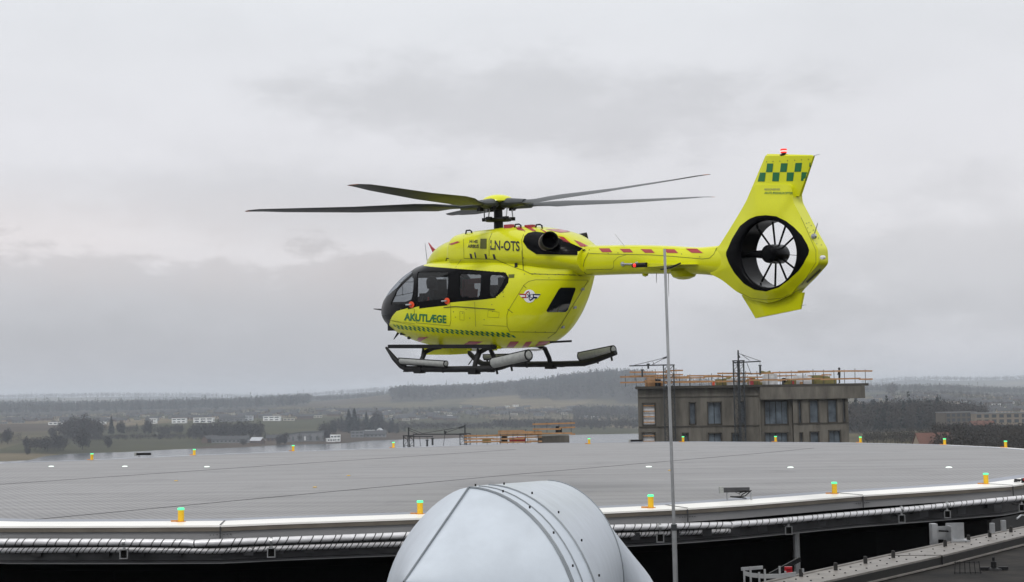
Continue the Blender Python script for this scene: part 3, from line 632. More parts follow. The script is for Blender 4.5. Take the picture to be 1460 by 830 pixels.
pile('orange_bin', 'orange box at the left end of the olive stack on the roof', 'box', 530, 548, 178, 205, SD+.4, ORNG, 1)
pile('orange_bin', 'orange box between the white heap and the largest olive stack', 'box', 1018, 1045, 165, 198, SD+.4, TIMB, 1)
pile('red_bundle', 'small red bundle behind the right hoist mast', 'bundle', 728, 762, 152, 190, SD+.8, RED, 4)
pile('black_crate', 'dark crate on the roof left of the thin pole', 'crate', 190, 243, 125, 170, SD+.6, MBLK, 2)
nb = M(); pts = [SZ(x, y, SD+2)-np.array((0, 0, 0)) for x, y in ((800, 135), (815, 120), (840, 126), (858, 118), (862, 135))]
o = nb.tube(pts, .16, 6).build('green_net_roll', TARP); tag(o, 'yellowish net roll lying on top of the white heap', 'net roll')
# low site part at left
low = thing('unfinished_wall', 'low grey concrete stump with scaffold rails at the right end of the low site', 'wall', tuple(SL(1290, 188)))
a = SL(1165, 127); b = SL(1415, 190)
M().box((0, 1.5, (a[2]-b[2])/2-2), (b[0]-a[0], 3, a[2]-b[2]+4)).build('wall', CONC, low)
base = M().box(((SL(60, 0)[0]+SL(1430, 0)[0])/2, SD+5, -21.2), (SL(1430, 0)[0]-SL(60, 0)[0], 14, 36-.0)); zbase = SL(0, 214)[2]-.35
base = M().box(((SL(60, 0)[0]+SL(1430, 0)[0])/2, SD+5, (zbase-40)/2), (SL(1430, 0)[0]-SL(60, 0)[0], 14, zbase+40)).build('lower_building', CONCD); tag(base, 'lower unfinished concrete block under the two left hoist masts', 'building')
for k, (x0, x1, zz, hs, lab) in enumerate([(590, 1160, 205, (.35, .75, 1.15), 'long timber scaffold rail low on the site, right of the left hoist masts'), (860, 1160, 205, (1.3, 1.5), 'upper timber scaffold rail behind the red bundle'), (1135, 1425, 118, (.0, .6, 1.15), 'timber scaffold rails on top of the low concrete stump')]):
    guardrail(SL(x0, 0)[0], SL(x1, 0)[0], SD-.4-k*.15, SL(0, zz)[2]-.05, lab, step=1.1, heights=hs, ext=.25)
def lpile(name, label_, cat, a, b, za, zb_, m_, n):
    x0 = SL(a, 0)[0]; x1 = SL(b, 0)[0]; h = SL(0, za)[2]-SL(0, zb_)[2]; q = M()
    for k in range(n): w2 = (x1-x0)*random.uniform(.4, .9); hh = h*random.uniform(.6, 1); q.box((random.uniform(-.5, .5)*((x1-x0)-w2), random.uniform(-.3, .3), hh/2), (w2, .8, hh))
    o = q.build(name, m_); o.location = ((x0+x1)/2, SD+.9, SL(0, zb_)[2]); tag(o, label_, cat)
lpile('red_bundle', 'dark red tarpaulin bundle behind the long low scaffold rail', 'bundle', 930, 1065, 145, 190, RED, 4)
lpile('insulation_stack', 'olive stack behind the left half of the long low scaffold rail', 'stack', 705, 790, 150, 190, TARP, 3)
lpile('sheeting_heap', 'white sheet roll between the red bundle and the concrete stump', 'heap', 1060, 1150, 160, 190, SHEET, 3)
lpile('black_crate', 'dark machine left of the red bundle', 'crate', 865, 920, 135, 190, MBLK, 4)
lpile('black_crate', 'dark crate in the rails above the concrete stump', 'crate', 1300, 1355, 50, 118, MBLK, 3)
dl = SD+.5
mastcrane('leftmost lattice hoist mast, just right of a yellow lamp of the far deck edge', SL(126, 0, dl)[0], zbase, SL(0, 125, dl)[2], SL(0, 55, dl)[2],
    [(SL(126, 124, dl), SL(322, 125, dl), .12)], [(SL(126, 60, dl), SL(235, 100, dl)), (SL(126, 75, dl), SL(200, 105, dl)), (SL(215, 125, dl), SL(222, 205, dl))], [(SL(275, 127, dl), 1.3), (SL(318, 118, dl), 1.15)], dl)
mastcrane('second lattice hoist mast from the left, holding the long beam of the pair', SL(577, 0, dl)[0], zbase, SL(0, 116, dl)[2], SL(0, 40, dl)[2],
    [(SL(160, 108, dl), SL(577, 108, dl), .13), (SL(528, 58, dl), SL(577, 44, dl), .2)], [(SL(235, 102, dl), SL(577, 46, dl)), (SL(410, 100, dl), SL(540, 56, dl)), (SL(413, 72, dl), SL(418, 106, dl)), (SL(418, 106, dl), SL(405, 200, dl))], [(SL(420, 80, dl), .4)], dl)
# ------------------------------------------------------------------ people (continuous skinned bodies)
def figure(name, verts, edges, radii, m_, parent=None, sub=1):
    me = bpy.data.meshes.new(name); me.from_pydata(verts, edges, []); me.update(); me.materials.append(m_)
    o = bpy.data.objects.new(name, me); COL.objects.link(o)
    if parent: o.parent = parent
    sk = o.modifiers.new('skin', 'SKIN'); sk.use_smooth_shade = True
    if not me.skin_vertices: me.attributes  # layer comes with the modifier
    sv_ = me.skin_vertices[0].data
    for k, r in enumerate(radii): sv_[k].radius = (r, r) if not hasattr(r, '__len__') else r; sv_[k].use_root = (k == 0)
    sb = o.modifiers.new('sub', 'SUBSURF'); sb.levels = sub; sb.render_levels = sub
    return o
def person(label_, loc, rz, sit=False, m_=DKCL, helmet=None, vest=None, parent_m=None):
    if sit:
        V = [(0, 0, .0), (.0, 0, .25), (.02, 0, .5), (.04, 0, .62), (.07, 0, .74), (.0, .2, .5), (.16, .27, .27), (.4, .18, .25), (.0, -.2, .5), (.16, -.27, .27), (.4, -.18, .25), (.08, .1, 0), (.5, .12, .08), (.62, .12, -.36), (.75, .12, -.40), (.08, -.1, 0), (.5, -.12, .08), (.62, -.12, -.36), (.75, -.12, -.40)]
    else:
        V = [(0, 0, .92), (0, 0, 1.15), (0, 0, 1.42), (0, 0, 1.54), (.02, 0, 1.66), (0, .19, 1.42), (.03, .25, 1.14), (.16, .2, .98), (0, -.19, 1.42), (.03, -.25, 1.14), (.12, -.2, .95), (0, .1, .88), (.02, .11, .48), (-.01, .12, .08), (.12, .13, .04), (0, -.1, .88), (.04, -.11, .48), (.02, -.12, .08), (.14, -.13, .04)]
    E_ = [(0, 1), (1, 2), (2, 3), (3, 4), (2, 5), (5, 6), (6, 7), (2, 8), (8, 9), (9, 10), (0, 11), (11, 12), (12, 13), (13, 14), (0, 15), (15, 16), (16, 17), (17, 18)]
    Rr_ = [.14, .135, .15, .055, .095, .07, .05, .038, .07, .05, .038, .095, .065, .045, .035, .095, .065, .045, .035]
    o = figure('person', V, E_, Rr_, m_); o.matrix_world = Matrix.Translation(loc) @ Matrix.Rotation(rz, 4, 'Z')
    tag(o, label_, 'person')
    hx, hy, hz = V[4]
    hd = M(); hd.lathe([(0, -.12), (.05, -.11), (.078, -.05), (.085, .02), (.07, .09), (0, .125)], (hx+.02, hy, hz), 12); hd.box((hx+.11, hy, hz-.01), (.03, .02, .035)); hd.box((hx+.102, hy+.03, hz+.02), (.008, .02, .01)); hd.box((hx+.102, hy-.03, hz+.02), (.008, .02, .01)); hd.box((hx+.1, hy, hz-.06), (.01, .045, .01)); hd.build('face', SKIN, o, smooth=True)
    if helmet:
        q = M(); q.lathe([(.115, -.03), (.125, .03), (.115, .1), (.07, .15), (0, .165)], (hx-.015, hy, hz), 14); q.lathe([(.12, -.09), (.118, -.02)], (hx-.03, hy, hz), 14); q.build('helmet', helmet, o, smooth=True)
    if vest:
        q = M(); zs = [V[1][2]-.08, V[1][2]+.1, V[2][2]-.03]; q.loft([[(V[1][0]+rr*1.0*cos(a_), rr*1.25*sin(a_), z) for a_ in np.linspace(0, 2*pi, 14, endpoint=False)] for z, rr in zip(zs, (.165, .17, .16))]); q.build('vest', vest, o, smooth=True)
    return o
wx = SZ(1252, 195, SD+.8); person('person in dark work clothes and hood standing at the right end of the unfinished roof', (wx[0], SD+.8, zr), pi*.8, helmet=DKCL)
# ------------------------------------------------------------------ helicopter deck
nearpx = [(0, 750.4), (100, 750.2), (200, 749.8), (314, 749), (400, 745.5), (500, 742), (599, 738.6), (733, 734.5), (866, 730), (980, 724.6), (1060, 719.5), (1145, 712.8), (1230, 706), (1340, 699), (1444, 692)]
OUT = [G(x, y)[:2] for x, y in nearpx]
OUT += [np.array(p) for p in ((13.6, 33.2), (16.3, 37.6), (18.2, 43.))]
OUT += [G(x, y)[:2] for x, y in ((1434, 638), (1347, 634), (1208, 631), (1000, 629.5), (897, 630), (780, 631.7), (660, 634.6), (561, 638.5), (418, 643.5), (277, 649), (131, 655.5), (0, 660))]
OUT += [np.array(p) for p in ((-20, 44.), (-19.6, 36.), (-17.2, 29.6), (-13.4, 25.4))]
OUT = np.array(OUT); NNEAR = len(nearpx)
def offs(poly, dist):
    n = len(poly); r = []
    for k in range(n):
        t1 = poly[k]-poly[k-1]; t2 = poly[(k+1) % n]-poly[k]; t = t1/np.linalg.norm(t1)+t2/np.linalg.norm(t2); t /= np.linalg.norm(t); r.append(poly[k]+np.array((-t[1], t[0]))*dist)
    return np.array(r)
deck = thing('helipad_deck', 'large round grey metal helipad deck with a bright cream edge strip', 'helipad', (0, 43, 0)); D0_ = np.array((0, 43, 0.))
def dk(p, z): return (p[0], p[1]-43, z)
_w = np.array([.74 if k < NNEAR+2 or k > len(OUT)-4 else .35 for k in range(len(OUT))]); _o1 = offs(OUT, 1.0)-OUT; I1 = OUT+_o1*_w[:, None]; I2 = OUT+_o1*(_w*1.7)[:, None]
plate = bpy.data.materials.new('deck_planks'); plate.use_nodes = True; nt = plate.node_tree; bb = nt.nodes['Principled BSDF']; bb.inputs['Roughness'].default_value = .42; bb.inputs['Metallic'].default_value = .0; bb.inputs['Specular IOR Level'].default_value = .25
t = nt.nodes.new('ShaderNodeTexCoord'); sp = nt.nodes.new('ShaderNodeSeparateXYZ'); nt.links.new(t.outputs['Object'], sp.inputs[0])
def dm(op, a, b=None):
    n = nt.nodes.new('ShaderNodeMath'); n.operation = op
    for i, v in enumerate((a, b)):
        if v is None: continue
        if isinstance(v, (int, float)): n.inputs[i].default_value = v
        else: nt.links.new(v, n.inputs[i])
    return n.outputs[0]
wv = dm('ADD', sp.outputs[1], dm('MULTIPLY', sp.outputs[0], .05))
pl_ = dm('FLOOR', dm('MULTIPLY', wv, 3.3)); wn = nt.nodes.new('ShaderNodeTexWhiteNoise'); wn.noise_dimensions = '1D'; nt.links.new(pl_, wn.inputs['W'])
dots = dm('MULTIPLY', dm('SINE', dm('MULTIPLY', sp.outputs[0], 2*pi/.16)), dm('SINE', dm('MULTIPLY', wv, 2*pi/.30)))
mp = nt.nodes.new('ShaderNodeMapping'); mp.inputs['Scale'].default_value = (.06, .9, 1); nt.links.new(t.outputs['Object'], mp.inputs[0])
nz = nt.nodes.new('ShaderNodeTexNoise'); nz.inputs['Scale'].default_value = 1.2; nz.inputs['Detail'].default_value = 7; nz.inputs['Roughness'].default_value = .7; nt.links.new(mp.outputs[0], nz.inputs[0])
nz2 = nt.nodes.new('ShaderNodeTexNoise'); nz2.inputs['Scale'].default_value = .16; nz2.inputs['Detail'].default_value = 5; nt.links.new(t.outputs['Object'], nz2.inputs[0])
val = dm('ADD', dm('MULTIPLY', dm('SUBTRACT', wn.outputs[0], .5), .15), 1.0)
nz4 = nt.nodes.new('ShaderNodeTexNoise'); nz4.inputs['Scale'].default_value = .55; nz4.inputs['Detail'].default_value = 9; nz4.inputs['Roughness'].default_value = .75; nt.links.new(t.outputs['Object'], nz4.inputs[0])
stn = nt.nodes.new('ShaderNodeMapRange'); stn.inputs[1].default_value = .54; stn.inputs[2].default_value = .68; stn.inputs[3].default_value = 0; stn.inputs[4].default_value = .22; nt.links.new(nz4.outputs[0], stn.inputs[0])
val = dm('SUBTRACT', val, stn.outputs[0])
val = dm('ADD', val, dm('MULTIPLY', dots, .22)); val = dm('ADD', val, dm('MULTIPLY', dm('SUBTRACT', nz.outputs[0], .5), .95)); val = dm('ADD', val, dm('MULTIPLY', dm('SUBTRACT', nz2.outputs[0], .5), .45))
cb = nt.nodes.new('ShaderNodeCombineColor')
for i, c in enumerate((.236, .234, .238)): nt.links.new(dm('MULTIPLY', val, c), cb.inputs[i])
nt.links.new(cb.outputs[0], bb.inputs['Base Color']); nt.links.new(dm('ADD', .22, dm('MULTIPLY', nz2.outputs[0], .6)), bb.inputs['Roughness'])
bp = nt.nodes.new('ShaderNodeBump'); bp.inputs['Strength'].default_value = .25; bp.inputs['Distance'].default_value = .01; nt.links.new(dots, bp.inputs['Height']); nt.links.new(bp.outputs[0], bb.inputs['Normal'])
n_ = len(OUT)
M().prism([dk(p, -.10) for p in I2], (0, 0, .10)).build('deck_plate', plate, deck)
def ringm(A_, B_, za, zb_, zbot): 
    m_ = M(); vs = [dk(p, za) for p in A_]+[dk(p, zb_) for p in B_]+[dk(p, zbot) for p in A_]
    return m_.add(vs, [(k, (k+1) % n_, n_+(k+1) % n_, n_+k) for k in range(n_)]+[(k, (k+1) % n_, 2*n_+(k+1) % n_, 2*n_+k) for k in range(n_)])
ringm(I1, I2, .012, .004, -.05).build('inner_edge_strip', ALU, deck)
ringm(OUT, I1, .0, .010, -.03).build('edge_strip', WALU, deck)
ringm(offs(OUT, .01), offs(OUT, .2), -.03, -.03, -.10).build('edge_lip_shade', DKFASC, deck)  # lip coloured as the shadow band below the edge strip
ringm(offs(OUT, .05), offs(OUT, .3), -.10, -.10, -.25).build('fascia', FASC, deck)
sm = M()
for (x0, y0, x1, y1) in [(-10, 691.5, 400, 663), (400, 663, 735, 641), (50, 741, 400, 708), (400, 708, 730, 677), (730, 677, 1100, 645), (1100, 645, 1160, 639)]:
    a = G(x0, y0); b = G(x1, y1); sm.bar((a[0], a[1]-43, .004), (b[0], b[1]-43, .004), .045, .004)
sm.build('seam', DKST, deck)
jm = M()
for k in (3, 9, 12, 14):
    jm = M(); a = OUT[k]; b = I1[k]; jm.bar(dk(a, .006), dk(b, .016), .025, .006); jm.bar(dk(offs(OUT, -.004)[k], -.02), dk(offs(OUT, -.004)[k], -.24), .02, .02); jm.build('strip_joint', DKST, deck)
rv = M()
for k in (3, 9, 12):
    for q in range(-3, 4):
        if q: c = OUT[k]+(OUT[k+1]-OUT[k])/np.linalg.norm(OUT[k+1]-OUT[k])*q*.055; M().box((c[0], c[1]-43+.03, -.155), (.014, .03, .014)).build('rivet', DKST, deck)
# steelwork under the deck edge
E1 = offs(OUT, .18); bm_ = M()
NP_ = NNEAR+1
def strip(m_, pts, z0, z1, th):
    for k in list(range(NP_))+[n_-2, n_-1]:
        a = pts[k % n_]; b = pts[(k+1) % n_]; m_.prism([dk(a, z0), dk(b, z0), dk(b, z1), dk(a, z1)], np.array((0, th, 0)))
strip(bm_, offs(OUT, .30), -.60, -.36, .05); strip(bm_, offs(OUT, .24), -.645, -.605, .1)
bm_.build('edge_beam', DKST, deck); b2_ = M(); strip(b2_, offs(OUT, .235), -.650, -.632, .1); b2_.build('beam_flange', FASC, deck)
br = M()
for k in range(0, NP_):
    a = OUT[k]; b = OUT[(k+1) % n_]
    for t_ in (.25, .75):
        c = a+(b-a)*t_; n2 = I1[k]-OUT[k]; n2 = n2/np.linalg.norm(n2); br = M(); br.prism([dk(c+n2*.22, -.32), dk(c+n2*.22, -.45), dk(c+n2*.9, -.6), dk(c+n2*.9, -.32)], (.04, 0, 0)); br.box(dk(c+n2*.2+np.array((.2, 0)), -.46), (.16, .02, .13)); br.build('gusset', DKST, deck)
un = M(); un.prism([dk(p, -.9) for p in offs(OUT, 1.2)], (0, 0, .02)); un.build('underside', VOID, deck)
# black sheet painted as the deep shade under the deck, and the lower roof
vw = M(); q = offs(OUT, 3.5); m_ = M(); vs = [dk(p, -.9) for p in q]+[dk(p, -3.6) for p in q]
o = m_.add([(v[0], v[1]+43, v[2]) for v in vs], [(k, (k+1) % n_, n_+(k+1) % n_, n_+k) for k in range(n_)]).build('under_deck_shade', VOID); tag(o, 'black sheet painted as the deep shade beneath the helipad deck', 'wall')
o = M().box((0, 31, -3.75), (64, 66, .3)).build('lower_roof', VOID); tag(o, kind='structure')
px_ = P(1139, 765, 23.4); o = M().tube([(px_[0], 23.4+4, -3.6), (px_[0], 23.4+4, -.64)], .07, 12).build('support_post', STEEL); tag(o, 'thin grey steel post carrying the deck above the curved bracket', 'post'); o.location = (0.75, 0, 0)
# insulated pipes
PIPE = bpy.data.materials.new('spiral_foil_wrap'); PIPE.use_nodes = True; nt = PIPE.node_tree; bb = nt.nodes['Principled BSDF']; bb.inputs['Metallic'].default_value = .25; bb.inputs['Roughness'].default_value = .36
t = nt.nodes.new('ShaderNodeTexCoord'); nz = nt.nodes.new('ShaderNodeTexNoise'); nz.inputs['Scale'].default_value = 9; nt.links.new(t.outputs['Object'], nz.inputs[0])
rr = nt.nodes.new('ShaderNodeValToRGB'); rr.color_ramp.elements[0].color = (.58, .58, .60, 1); rr.color_ramp.elements[1].color = (.88, .88, .90, 1); nt.links.new(nz.outputs[0], rr.inputs[0]); nt.links.new(rr.outputs[0], bb.inputs['Base Color'])
bp = nt.nodes.new('ShaderNodeBump'); bp.inputs['Strength'].default_value = .4; bp.inputs['Distance'].default_value = .01; nz3 = nt.nodes.new('ShaderNodeTexNoise'); nz3.inputs['Scale'].default_value = 35; nt.links.new(t.outputs['Object'], nz3.inputs[0]); nt.links.new(nz3.outputs[0], bp.inputs['Height']); nt.links.new(bp.outputs[0], bb.inputs['Normal'])
def pipe(label_, pix, r, dz=0, out=.12, pitch=.17, name='insulated_pipe'):
    OX = np.array([[CXP+F_PX*p[0]/p[1], p[1]] for p in OUT[:NNEAR]])
    pts = []
    for x, y in pix:
        d = np.interp(x, OX[:, 0], OX[:, 1])-out; p = P(x, y, d); pts.append(p+np.array((0, 0, dz)))
    c0 = pts[len(pts)//2]; t_ = thing(name, label_, 'pipe', tuple(c0)); pts = [p-c0 for p in pts]
    wr = M(); wr.tube(pts, r, 14); wr.cur = 1
    for a, b in zip(pts[:-1], pts[1:]):
        l = np.linalg.norm(b-a); d = (b-a)/l; n = int(l/pitch); x = np.cross(d, (0, 0, 1.)); x /= np.linalg.norm(x); z = np.cross(x, d)
        for k in range(n):
            s = (k+.5+random.uniform(-.25, .25))/n*l; tl = .035
            rg = []
            for off in (-.009, .009):
                rg.append([a+d*(s+off+tl*sin(ph))+(r+.0035)*(cos(ph)*x+sin(ph)*z) for ph in np.linspace(0, 2*pi, 14, endpoint=False)])
            wr.loft(rg, caps=False)
    wr.build('jacket', None, t_, smooth=True, mats=[PIPE, DKST])
    return t_
pipe('silver foil wrapped pipe running along the left front edge of the deck', [(-60, 773), (60, 773), (180, 773.3), (268, 774), (276.5, 775)], .058)
pipe('silver foil wrapped pipe between the left joint and the big duct', [(279, 775), (288, 774.3), (370, 771.5), (480, 767.5), (640, 761)], .058)
pipe('short silver wrapped pipe just right of the big duct, ending at a joint', [(760, 757.5), (881, 752.5), (1034, 748.5), (1040, 748.5)], .058)
pipe('long silver wrapped pipe rising to the right under the deck edge', [(1042.5, 748.5), (1050, 747.5), (1100, 744), (1186, 736), (1250, 730.5), (1308, 725.2)], .058)
pipe('last silver wrapped pipe at the right margin, beyond the foil joint', [(1310, 725), (1380, 717.5), (1460, 710), (1520, 704)], .058)
pipe('second thinner wrapped pipe hanging behind and below the left front pipe', [(-60, 785.5), (180, 784), (300, 786), (420, 781), (640, 773.5)], .045, out=-.12, pitch=.09)
pipe('second thinner wrapped pipe behind and below the right front pipe', [(760, 769), (881, 763.5), (1040, 757)], .045, out=-.12, pitch=.09)
gl = None
OXx = np.array([[CXP+F_PX*p[0]/p[1], p[1]] for p in OUT[:NNEAR]])
for k, (x, y, lab) in enumerate([(177, 776, 'below the left pipe, left of the pipe joint'), (387, 774, 'below the pipe left of the big duct'), (941, 754, 'between the big duct and the thin pole'), (1124, 744, 'under the rising pipe near the right metal frame'), (1285, 728, 'under the rising pipe near its foil joint'), (1350, 722, 'second from the right margin'), (1456, 713, 'at the right margin')]):
    d = np.interp(x, OXx[:, 0], OXx[:, 1])-.14; p = P(x, y, d); m_ = M()
    m_.box((0, 0, -.07), (.035, .05, .05)); m_.box((-.06, 0, -.155), (.014, .06, .14)); m_.box((.06, 0, -.155), (.014, .06, .14)); m_.box((0, 0, -.23), (.134, .06, .014)); m_.box((0, 0, -.088), (.134, .06, .012)); m_.lathe([(.064, -.02), (.064, .02)], (0, 0, .03), 14, np.array(Matrix.Rotation(pi/2, 3, 'Y')))
    m_.box((0, .3, -.12), (.03, .5, .03))
    o = m_.build('pipe_bracket', STEEL); o.location = tuple(p); M().box((0, .02, -.16), (.09, .03, .12)).build('bracket_shade_block', VOID, o); tag(o, 'galvanised clip bracket '+lab, 'bracket', 'pipe brackets along the deck edge')  # black block stands in for the dark inside of each bracket
# lamps
lampN = None; FOOT = mat('orange_foot', (.55, .20, .01), .6)
def lamp(x, y, label_, grp, near):
    global lampN
    c = G(x, y)
    if lampN is None:
        t_ = thing('edge_lamp', label_, 'lamp', tuple(c), 0, grp)
        M().lathe([(.052, 0), (.052, .20), (.048, .205)], n=18).build('post', YPOST, t_, smooth=True); M().lathe([(.056, .205), (.057, .232), (.05, .24), (0, .242)], n=18).build('lens', GREENL, t_, smooth=True)
        b_ = M(); b_.lathe([(.085, .0), (.085, .012), (.06, .016)], n=18); b_.box((-.11, .02, .016), (.12, .05, .028)); b_.build('foot', FOOT, t_)
        lampN = t_; return
    t_ = copy_tree(lampN); t_.location = tuple(c); tag(t_, label_, 'lamp', grp)
for x, y, l in [(258, 744.5, 'leftmost yellow lamp with green light on the near edge strip'), (599, 733.5, 'yellow lamp with green light on the near edge, just left of the big duct'), (928, 724.5, 'yellow lamp with green light on the near edge, left of the thin pole'), (1190, 704.5, 'yellow lamp with green light on the near edge, right of the low metal frame'), (1406, 690.5, 'rightmost yellow lamp with green light on the near edge')]:
    lamp(x, y, l, 'near edge lamps', True)
for x, y, l in [(131, 656, 'leftmost'), (277, 649.3, 'second from left'), (418, 643.3, 'third from left'), (561, 638.5, 'beside the left hoist masts'), (840, 633, 'against the lake'), (974, 630.2, 'before the unfinished building, left'), (1106, 630, 'before the unfinished building, middle'), (1227, 631.2, 'just right of the unfinished building'), (1347, 634.3, 'before the brown tiled roof'), (1434, 638.2, 'rightmost')]:
    lamp(x, y, 'small yellow green lamp, far deck edge, '+l, 'far edge lamps', False)
for k, (x, y) in enumerate([(73, 665.5), (178, 665.5), (295, 666), (925, 666), (1127, 667), (1353, 667)]):
    c = G(x, y); m_ = M().lathe([(.085, 0), (.085, .01), (.06, .02), (0, .024)], n=16); o = m_.build('inset_lamp', WHTL, smooth=True); o.location = (c[0], c[1], .004)
    tag(o, 'flat white lamp set in the deck, '+['leftmost of the left three', 'middle of the left three', 'rightmost of the left three', 'just left of the thin pole', 'straight above the right metal frame', 'farthest right'][k], 'lamp', 'white lamps set in the deck')
for k, (x, y) in enumerate([(497, 678.5), (449, 695), (955, 671), (251, 686)]):
    c = G(x, y); o = M().lathe([(.05, 0), (.05, .01), (0, .015)], n=12).build('inset_marker', YPOST); o.location = (c[0], c[1], .004)
    tag(o, 'tiny yellow stud set in the deck '+['left of the centre', 'nearest the camera, left of the duct', 'touching the thin pole', 'at the left'][k], 'stud', 'yellow studs in the deck')
# low metal frames, a bar on two legs
def frame(x, y, wd, ht, label_, rz=0, dark=False, cable=True):
    c = G(x, y); t_ = thing('low_frame', label_, 'metal frame', tuple(c), rz)
    m_ = M(); m_.box((0, 0, ht-.05), (wd*.8, .12, .09)); m_.build('frame_bar', MBLK if dark else DKST, t_)
    m_ = M(); m_.box((-wd*.46, 0, ht-.05), (wd*.12, .14, .12)); m_.build('end_box', BAG, t_)
    for s in (-.28, .46): M().box((wd*s, 0, ht/2-.05), (.02, .1, ht-.1)).build('leg', STEEL, t_)
    if cable:
        m_ = M()
        for k in range(4): m_.tube([(wd*(.45-.05*k), -.05, ht*.75), (wd*(.25-.1*k), -.09, ht*(.35+.1*k)), (wd*(.05+.08*k), -.06, ht*(.3-.05*k)), (wd*-.2, -.04, ht*.3)], .011, 6)
        m_.build('cable', MBLK, t_)
frame(1050, 713.5, .62, .25, 'low grey metal frame with black cables on the near deck edge', 0)
frame(205, 652, .66, .17, 'small dark topped metal frame near the far left deck edge', 0, True, False)
frame(907, 631.3, .62, .14, 'small metal frame at the far deck edge by the left corner of the unfinished building', 0, True, False)
c = G(1449, 688.5, 0); m_ = M()
for k in range(6): m_.box((k*.07, random.uniform(-.04, .04), .05), (.05, .06, random.uniform(.05, .1)))
m_.tube([(-.05, 0, .03), (.2, -.05, .09), (.5, 0, .03)], .02, 6); o = m_.build('cable_connector', MBLK); o.location = tuple(c); tag(o, 'row of small dark connectors on the deck rim at the right margin', 'connector'); M().box((.16, -.05, .08), (.06, .03, .05)).build('red_plug', RED, o)
# thin pole
a = P(963.5, 840, 14); b = P(961, 752, 14); c = P(947.5, 355, 14); e0 = a+(a-b)*6
pole = thing('steel_pole', 'tall thin grey steel pole standing in front of the tail boom', 'pole', tuple(e0))
M().tube([np.zeros(3), b-e0], .025, 12).build('lower_tube', STEEL, pole, smooth=True); M().tube([b-e0, c-e0], [.017, .014], 10).build('upper_tube', STEEL, pole, smooth=True); M().tube([b-e0+(0, 0, -.03), b-e0+(0, 0, .03)], .03, 12).build('collar', MAST, pole)
# ------------------------------------------------------------------ big duct elbow
duct = thing('ventilation_duct', 'big pale galvanised duct elbow with bolted flange rings at the bottom of the picture', 'duct', (0, 6.4, .5)); DO = np.array((0, 6.4, .5))
def ring(cx, cy, sw, r, d, n=72, R_=None, yawsgn=1):
    C_ = P(cx, cy, d); rad_ = r*d/F_PX; co = min(1, sw/r); vx = (cx-CXP)/F_PX; be = math.acos(co); th_ = be+atan(vx)  # plane turned so that its near side bulges right
    hx = np.array((cos(th_), -sin(th_), 0)); up = np.array((0, 0, 1.))
    return C_, rad_, hx, [C_+rad_*(cos(a_)*up+sin(a_)*hx)-DO for a_ in np.linspace(0, 2*pi, n, endpoint=False)]
CA, ra, hA, RA = ring(672, 900, 146, 200, 6.0); CCc, rc, hC, RC = ring(700, 896.5, 149, 200, 6.2); C0_, r0, h0, R0 = ring(784, 818, 99, 130, 8.2)
RA = [p+(hA*((.52-.43*abs(sin(a_)))*ra*max(0, -sin(a_))) if sin(a_) < 0 else 0) for p, a_ in zip(RA, np.linspace(0, 2*pi, 72, endpoint=False))]
RB = [a_*.52+b_*.48 for a_, b_ in zip(RA, RC)]
def sc_(R_, f): c_ = np.mean(R_, 0); return [c_+(p-c_)*f for p in R_]
M().loft([RA, RB], caps=False).build('flange_band', GALV, duct, smooth=True); M().loft([RB, RC], caps=False).build('flange_band', GALV, duct, smooth=True); M().loft([RC, R0], caps=False).build('elbow_segment', GALV, duct, smooth=True)
RZ = [P(822, 905, 8.9)+.62*(cos(a_)*np.array((.35, .2, .9))/1.0+sin(a_)*np.array((.80, -.5, -.25)))-DO for a_ in np.linspace(0, 2*pi, 72, endpoint=False)]
M().loft([sc_(R0, .992), RZ], caps=False).build('elbow_segment', GALV, duct, smooth=True)
for R_, w_ in ((RA, .006), (RB, .0035), (RC, .005), (R0, .0055)):
    M().tube(sc_(R_, 1.002)[0:44], w_, 6, caps=False).build('seam_ring', GSEAM, duct)
M().tube(sc_([a_*.9+b_*.1 for a_, b_ in zip(RA, RC)], 1.002)[0:44], .0025, 5, caps=False).build('seam_ring', GSEAM, duct)
bo = M()
for R_, ks in ((RA, range(-1, 20, 3)), (RC, range(0, 20, 3))):
    for k in ks: p = sc_(R_, 1.014)[(k+1) % 72]+np.array((.025, .03, 0)); M().lathe([(.0038, -.005), (.0038, .005)], p, 8).build('bolt', MBLK, duct)
apex = P(577, 830, 5.35)-DO; s0 = P(672, 700, 6.0)-DO
k0 = min(range(72), key=lambda k: np.linalg.norm(RA[k]-s0)); AX = P(577, 829, 5.45)-DO
def cone(ks): return [[AX*(1-t_)+RA[k % 72]*t_ for k in ks] for t_ in np.linspace(.0, 1, 14)]
M().loft(cone(range(k0, k0+38)), caps=False, closed=False).build('transition_cone', GALV, duct, smooth=True)
M().loft(cone(range(k0+37, k0+73)), caps=False, closed=False).build('side_panel', GALV, duct, smooth=True)
M().tube([RA[k0]+(-.004, -.006, .002), AX+(-.004, -.008, .0)], .004, 6).build('seam_strip', GSEAM, duct)
# ------------------------------------------------------------------ parapet at the lower right
HZ = 1.8; zp = EYE-HZ
pu = [G(x, y, zp) for x, y in ((1040, 845), (1096, 830), (1265, 792.5), (1460, 752), (1560, 731))]; pv = [G(x, y, zp) for x, y in ((1080, 851), (1170, 830), (1342, 792), (1460, 763.5), (1560, 740))]
par = thing('parapet', 'weathered zinc capped parapet rising to the right in the lower right corner', 'parapet', tuple(pu[2])); PO = pu[2]
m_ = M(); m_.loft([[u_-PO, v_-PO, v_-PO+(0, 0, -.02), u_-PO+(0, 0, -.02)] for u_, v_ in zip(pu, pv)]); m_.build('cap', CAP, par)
m_ = M(); m_.loft([[v_-PO+np.array((-.02, 0, -.022)), v_-PO+np.array((0.0, -.005, -.022)), v_-PO+np.array((0.0, -.005, -.1)), v_-PO+np.array((-.02, 0, -.1))] for v_ in pv]); m_.build('cap_face', CAPF, par)
